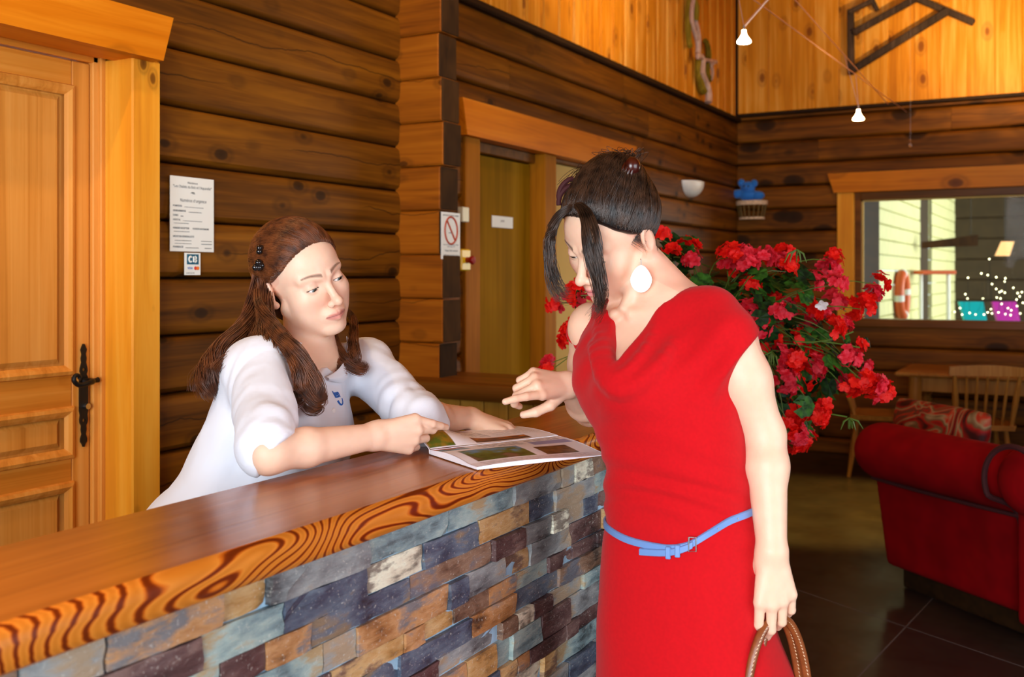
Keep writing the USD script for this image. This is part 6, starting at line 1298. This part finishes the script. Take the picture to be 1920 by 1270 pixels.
obj("apron", join(rbox(T(.55, .02, .66), (1.06, .025, .10), np.stack([tx, ty, UP]), .003), rbox(T(.55, .58, .66), (1.06, .025, .10), np.stack([tx, ty, UP]), .003), rbox(T(.02, .30, .66), (.025, .54, .10), np.stack([tx, ty, UP]), .003), rbox(T(1.08, .30, .66), (.025, .54, .10), np.stack([tx, ty, UP]), .003)), "chair_wood", tb_)
LEG = [(.0001, 0), (.022, 0), (.026, .05), (.020, .10), (.028, .25), (.036, .38), (.030, .46), (.042, .49), (.030, .52), (.042, .545), (.045, .56), (.045, .72), (.0001, .72)]
for a, b in ((0, 0), (1.1, 0), (0, .6), (1.1, .6)): obj("leg", lathe(LEG, 18, T(a, b, 0)), "chair_wood", tb_)
# ------------------------------------------------------------------ the big geranium on its stand
rp = np.random.default_rng(8)
def petal_look(name, a, b):
    look(name, {"g": ("geometry", {}), "n": ("noise_texture", dict(scale=60.0, detail=2.0)), "r": ("rgb_ramp", {"ramp": [(0.35, a), (0.65, b)]}), "p": ("principled_bsdf", dict(roughness=0.55, specular_ior_level=0.3)), "t": ("translucent_bsdf", {}), "m": ("mix_closure", dict(fac=0.35))}, [("g.position", "n.vector"), ("n.fac", "r.fac"), ("r.color", "p.base_color"), ("r.color", "t.color"), ("p.BSDF", "m.closure1"), ("t.BSDF", "m.closure2")], "m.closure")
petal_look("petal_red", lin(226, 6, 8), lin(250, 40, 24)); petal_look("petal_pink", lin(224, 16, 40), lin(244, 70, 90)); petal_look("petal_white", lin(240, 236, 238), lin(250, 248, 250))
petal_look("leaf_green", lin(22, 62, 18), lin(60, 118, 34)); petal_look("leaf_dark", lin(10, 34, 14), lin(30, 74, 24)); plain("stem_green", lin(74, 100, 30), 0.5); plain("terracotta", lin(150, 78, 46), 0.8, noise=0.2)
PC = R3(1338, 690, 3.20); PB = PC * V(1, 1, 0)
stand = thing("plant_stand", "dark wooden plant stand hidden behind the woman in red, carrying the geranium", "stand", PB)
obj("stand_top", lathe([(.0001, .95), (.16, .95), (.165, .96), (.165, .972), (.16, .98), (.0001, .98)], 28, PB), "dark_wood", stand); obj("column", lathe([(.0001, .04), (.05, .04), (.035, .2), (.045, .5), (.032, .8), (.06, .95), (.0001, .95)], 20, PB), "dark_wood", stand); obj("foot", lathe([(.0001, 0), (.16, 0), (.15, .03), (.05, .05), (.0001, .05)], 24, PB), "dark_wood", stand)
pl_ = thing("geranium", "large trailing geranium with masses of red flowers behind the woman in red", "plant", PB + UP * .98)
obj("pot", lathe([(.0001, .982), (.095, .982), (.125, 1.13), (.135, 1.13), (.137, 1.165), (.122, 1.165), (.115, 1.12), (.0001, 1.12)], 30, PB), "terracotta", pl_); obj("soil", lathe([(.0001, 1.145), (.06, 1.14), (.119, 1.13)], 24, PB), "dark_wood", pl_)
CROWN = PB + UP * 1.15
def flower_head(c, out, n, size, seed):
    "an umbel of five-petalled florets"
    rr = np.random.default_rng(seed); Vv, Ff, k0 = [], [], 0; out = out / np.linalg.norm(out)
    for k in range(n):
        d = rr.normal(0, 1, 3); d /= np.linalg.norm(d); d = d + out * .9 + UP * .15; d /= np.linalg.norm(d); fc = c + d * size * rr.uniform(.55, 1.0); nrm = d + rr.normal(0, .25, 3); nrm /= np.linalg.norm(nrm)
        a = np.cross(nrm, rr.normal(0, 1, 3)); a /= np.linalg.norm(a); b = np.cross(nrm, a); s = .0178 * rr.uniform(.8, 1.15)
        for j in range(5):
            th = j * 2 * math.pi / 5 + rr.normal(0, .12); e = math.cos(th) * a + math.sin(th) * b; f = np.cross(nrm, e); l = s * (1.1 if j < 3 else .95); w = s * .52; up = rr.uniform(.0, .35)
            q = [fc, fc + e * l * .55 + f * w + nrm * l * up * .5, fc + e * l + f * w * .6 + nrm * l * up, fc + e * l * 1.08 + nrm * l * (up - .1), fc + e * l - f * w * .6 + nrm * l * up, fc + e * l * .55 - f * w + nrm * l * up * .5, fc + e * l * .6 - nrm * l * .02 + nrm * l * up * .3]
            Vv += q; Ff += [[k0 + 6, k0 + i, k0 + (i + 1) % 6] for i in range(6)]; k0 += 7
    return trimesh.Trimesh(np.array(Vv), np.array(Ff), process=False)
HEADS = [(1240, 446, 9, .025), (1262, 478, 7, .026), (1288, 470, 12, .032), (1300, 492, 8, .026), (1366, 478, 12, .030), (1395, 486, 15, .036), (1428, 492, 14, .034), (1466, 482, 14, .034), (1478, 505, 12, .034), (1452, 500, 10, .03), (1545, 512, 17, .040), (1522, 530, 11, .034), (1562, 532, 11, .032), (1408, 545, 10, .03), (1442, 572, 16, .038), (1470, 586, 14, .036), (1402, 585, 9, .03), (1418, 612, 13, .034), (1500, 576, 11, .034), (1556, 568, 13, .034), (1592, 582, 15, .036), (1632, 556, 12, .030), (1620, 578, 10, .03), (1508, 612, 15, .038), (1536, 600, 10, .032), (1490, 640, 13, .036), (1516, 664, 13, .034), (1480, 676, 10, .032), (1560, 622, 8, .028), (1578, 612, 7, .026), (1470, 712, 16, .040), (1502, 706, 13, .036), (1524, 690, 10, .03), (1568, 708, 15, .038), (1590, 728, 12, .034), (1624, 722, 14, .034), (1612, 692, 8, .028), (1640, 716, 8, .028), (1590, 670, 10, .03), (1606, 648, 6, .024), (1468, 752, 12, .034), (1486, 772, 13, .036), (1512, 768, 10, .03), (1534, 762, 11, .03), (1476, 798, 12, .034), (1498, 806, 10, .03), (1486, 832, 8, .028), (1502, 828, 7, .026), (1440, 640, 12, .034), (1458, 668, 10, .032), (1380, 520, 8, .028), (1630, 740, 7, .026),
         (1084, 552, 12, .032), (1098, 536, 9, .028), (1060, 566, 7, .028), (1040, 571, 5, .018), (1074, 622, 12, .030), (1066, 640, 9, .026), (1088, 606, 8, .028), (1032, 680, 8, .022), (1028, 696, 6, .02), (1100, 570, 9, .03)]
rq = np.random.default_rng(77)
HEADS += [(px + rq.normal(0, 16), py + rq.normal(0, 14), 8, .028) for px, py, n, s in HEADS[4:53] if rq.random() < .55]
ends = []
for k, (px, py, n, s) in enumerate(HEADS):
    z = 3.18 + rp.uniform(-.22, .10) + (0.03 if px < 1110 else 0); c = R3(px, py, z); out = c - CROWN; ends.append((c, s))
    obj("flower_head", flower_head(c, out, int(n * 1.25), s * 1.25, 100 + k), "petal_pink" if rp.random() < .38 else "petal_red", pl_, smooth=False)
wc = R3(1542, 572, 2.9); obj("flower_head", flower_head(wc, -FWD + RIGHT * .2, 1, .004, 7), "petal_white", pl_, smooth=False, label="single white blossom among the red flowers")
for k, (c, s) in enumerate(ends):
    if 10 < k < 53 and k % 2: continue
    mid = (CROWN + UP * .06) * .45 + c * .55 + UP * .07 + rp.normal(0, .02, 3); e_ = c - (c - CROWN) / np.linalg.norm(c - CROWN) * s * .3
    obj("stem", tube(spline([CROWN + rp.normal(0, .03, 3) * V(1, 1, 0), mid, e_], 9), np.linspace(.0026, .0014, 9), 5), "stem_green", pl_)
for pts in ([(1490, 640, 3.0), (1540, 640, 3.0), (1600, 622, 3.0)], [(1540, 640, 3.0), (1580, 646, 3.0), (1612, 652, 3.0)], [(1530, 772, 3.05), (1565, 778, 3.05), (1588, 782, 3.05)]): obj("stem", tube(spline([R3(*q) for q in pts], 8), .0022, 5), "stem_green", pl_)
for k in range(7): d = rp.normal(0, 1, 3); b0 = R3(1592, 784, 3.05); obj("seed_pod", tube([b0, b0 + V(*(d[:2] * .010), -.010), b0 + V(*(d[:2] * .016), -.034)], [.0018, .003, .001], 5), "stem_green", pl_)
for px, py in ((1424, 655), (1494, 468), (1448, 660)):
    for k in range(6): d = rp.normal(0, 1, 3); b0 = R3(px, py, 2.98); obj("seed_pod", tube([b0, b0 + V(*(d[:2] * .012), -.012), b0 + V(*(d[:2] * .018), -.038)], [.0018, .003, .001], 5), "stem_green", pl_)
def leaf(c, nrm, up, size):
    "a round scalloped leaf, slightly cupped, with its notch at the stalk"
    nrm = nrm / np.linalg.norm(nrm); a = up - nrm * (up @ nrm); a /= np.linalg.norm(a); b = np.cross(nrm, a); n = 17; th = np.linspace(-2.75, 2.75, n); r = size * (1 + .10 * np.cos(th * 7)); rim = c + np.outer(r * np.cos(th), a) + np.outer(r * np.sin(th), b) + np.outer(size * .18 * (np.cos(2 * th) * .5 + .5 * np.abs(np.sin(3.5 * th))), nrm)
    Vv = np.vstack([c - a * size * .1, rim]); return trimesh.Trimesh(Vv, [[0, i, i + 1] for i in range(1, n)], process=False)
LB = [(1400, 600, 75, 55, 60), (1500, 660, 60, 60, 55), (1440, 530, 60, 35, 40), (1270, 480, 40, 25, 22), (1490, 750, 40, 55, 34), (1560, 690, 55, 40, 26), (1330, 540, 60, 45, 25), (1090, 590, 12, 40, 10), (1385, 690, 30, 50, 18), (1420, 560, 40, 30, 20)]
for cx_, cy_, sx_, sy_, n in LB:
    for k in range(n if n < 60 else n - 6):
        c = R3(cx_ + rp.normal(0, sx_ * .62), cy_ + rp.normal(0, sy_ * .62), 3.16 + rp.normal(0, .10)); o = c - CROWN; nr = o / np.linalg.norm(o) * .7 + UP * .7 - FWD * .6 + rp.normal(0, .45, 3)
        obj("leaf", leaf(c, nr, rp.normal(0, 1, 3), rp.uniform(.018, .036)), "leaf_dark" if rp.random() < .5 else "leaf_green", pl_, smooth=False)
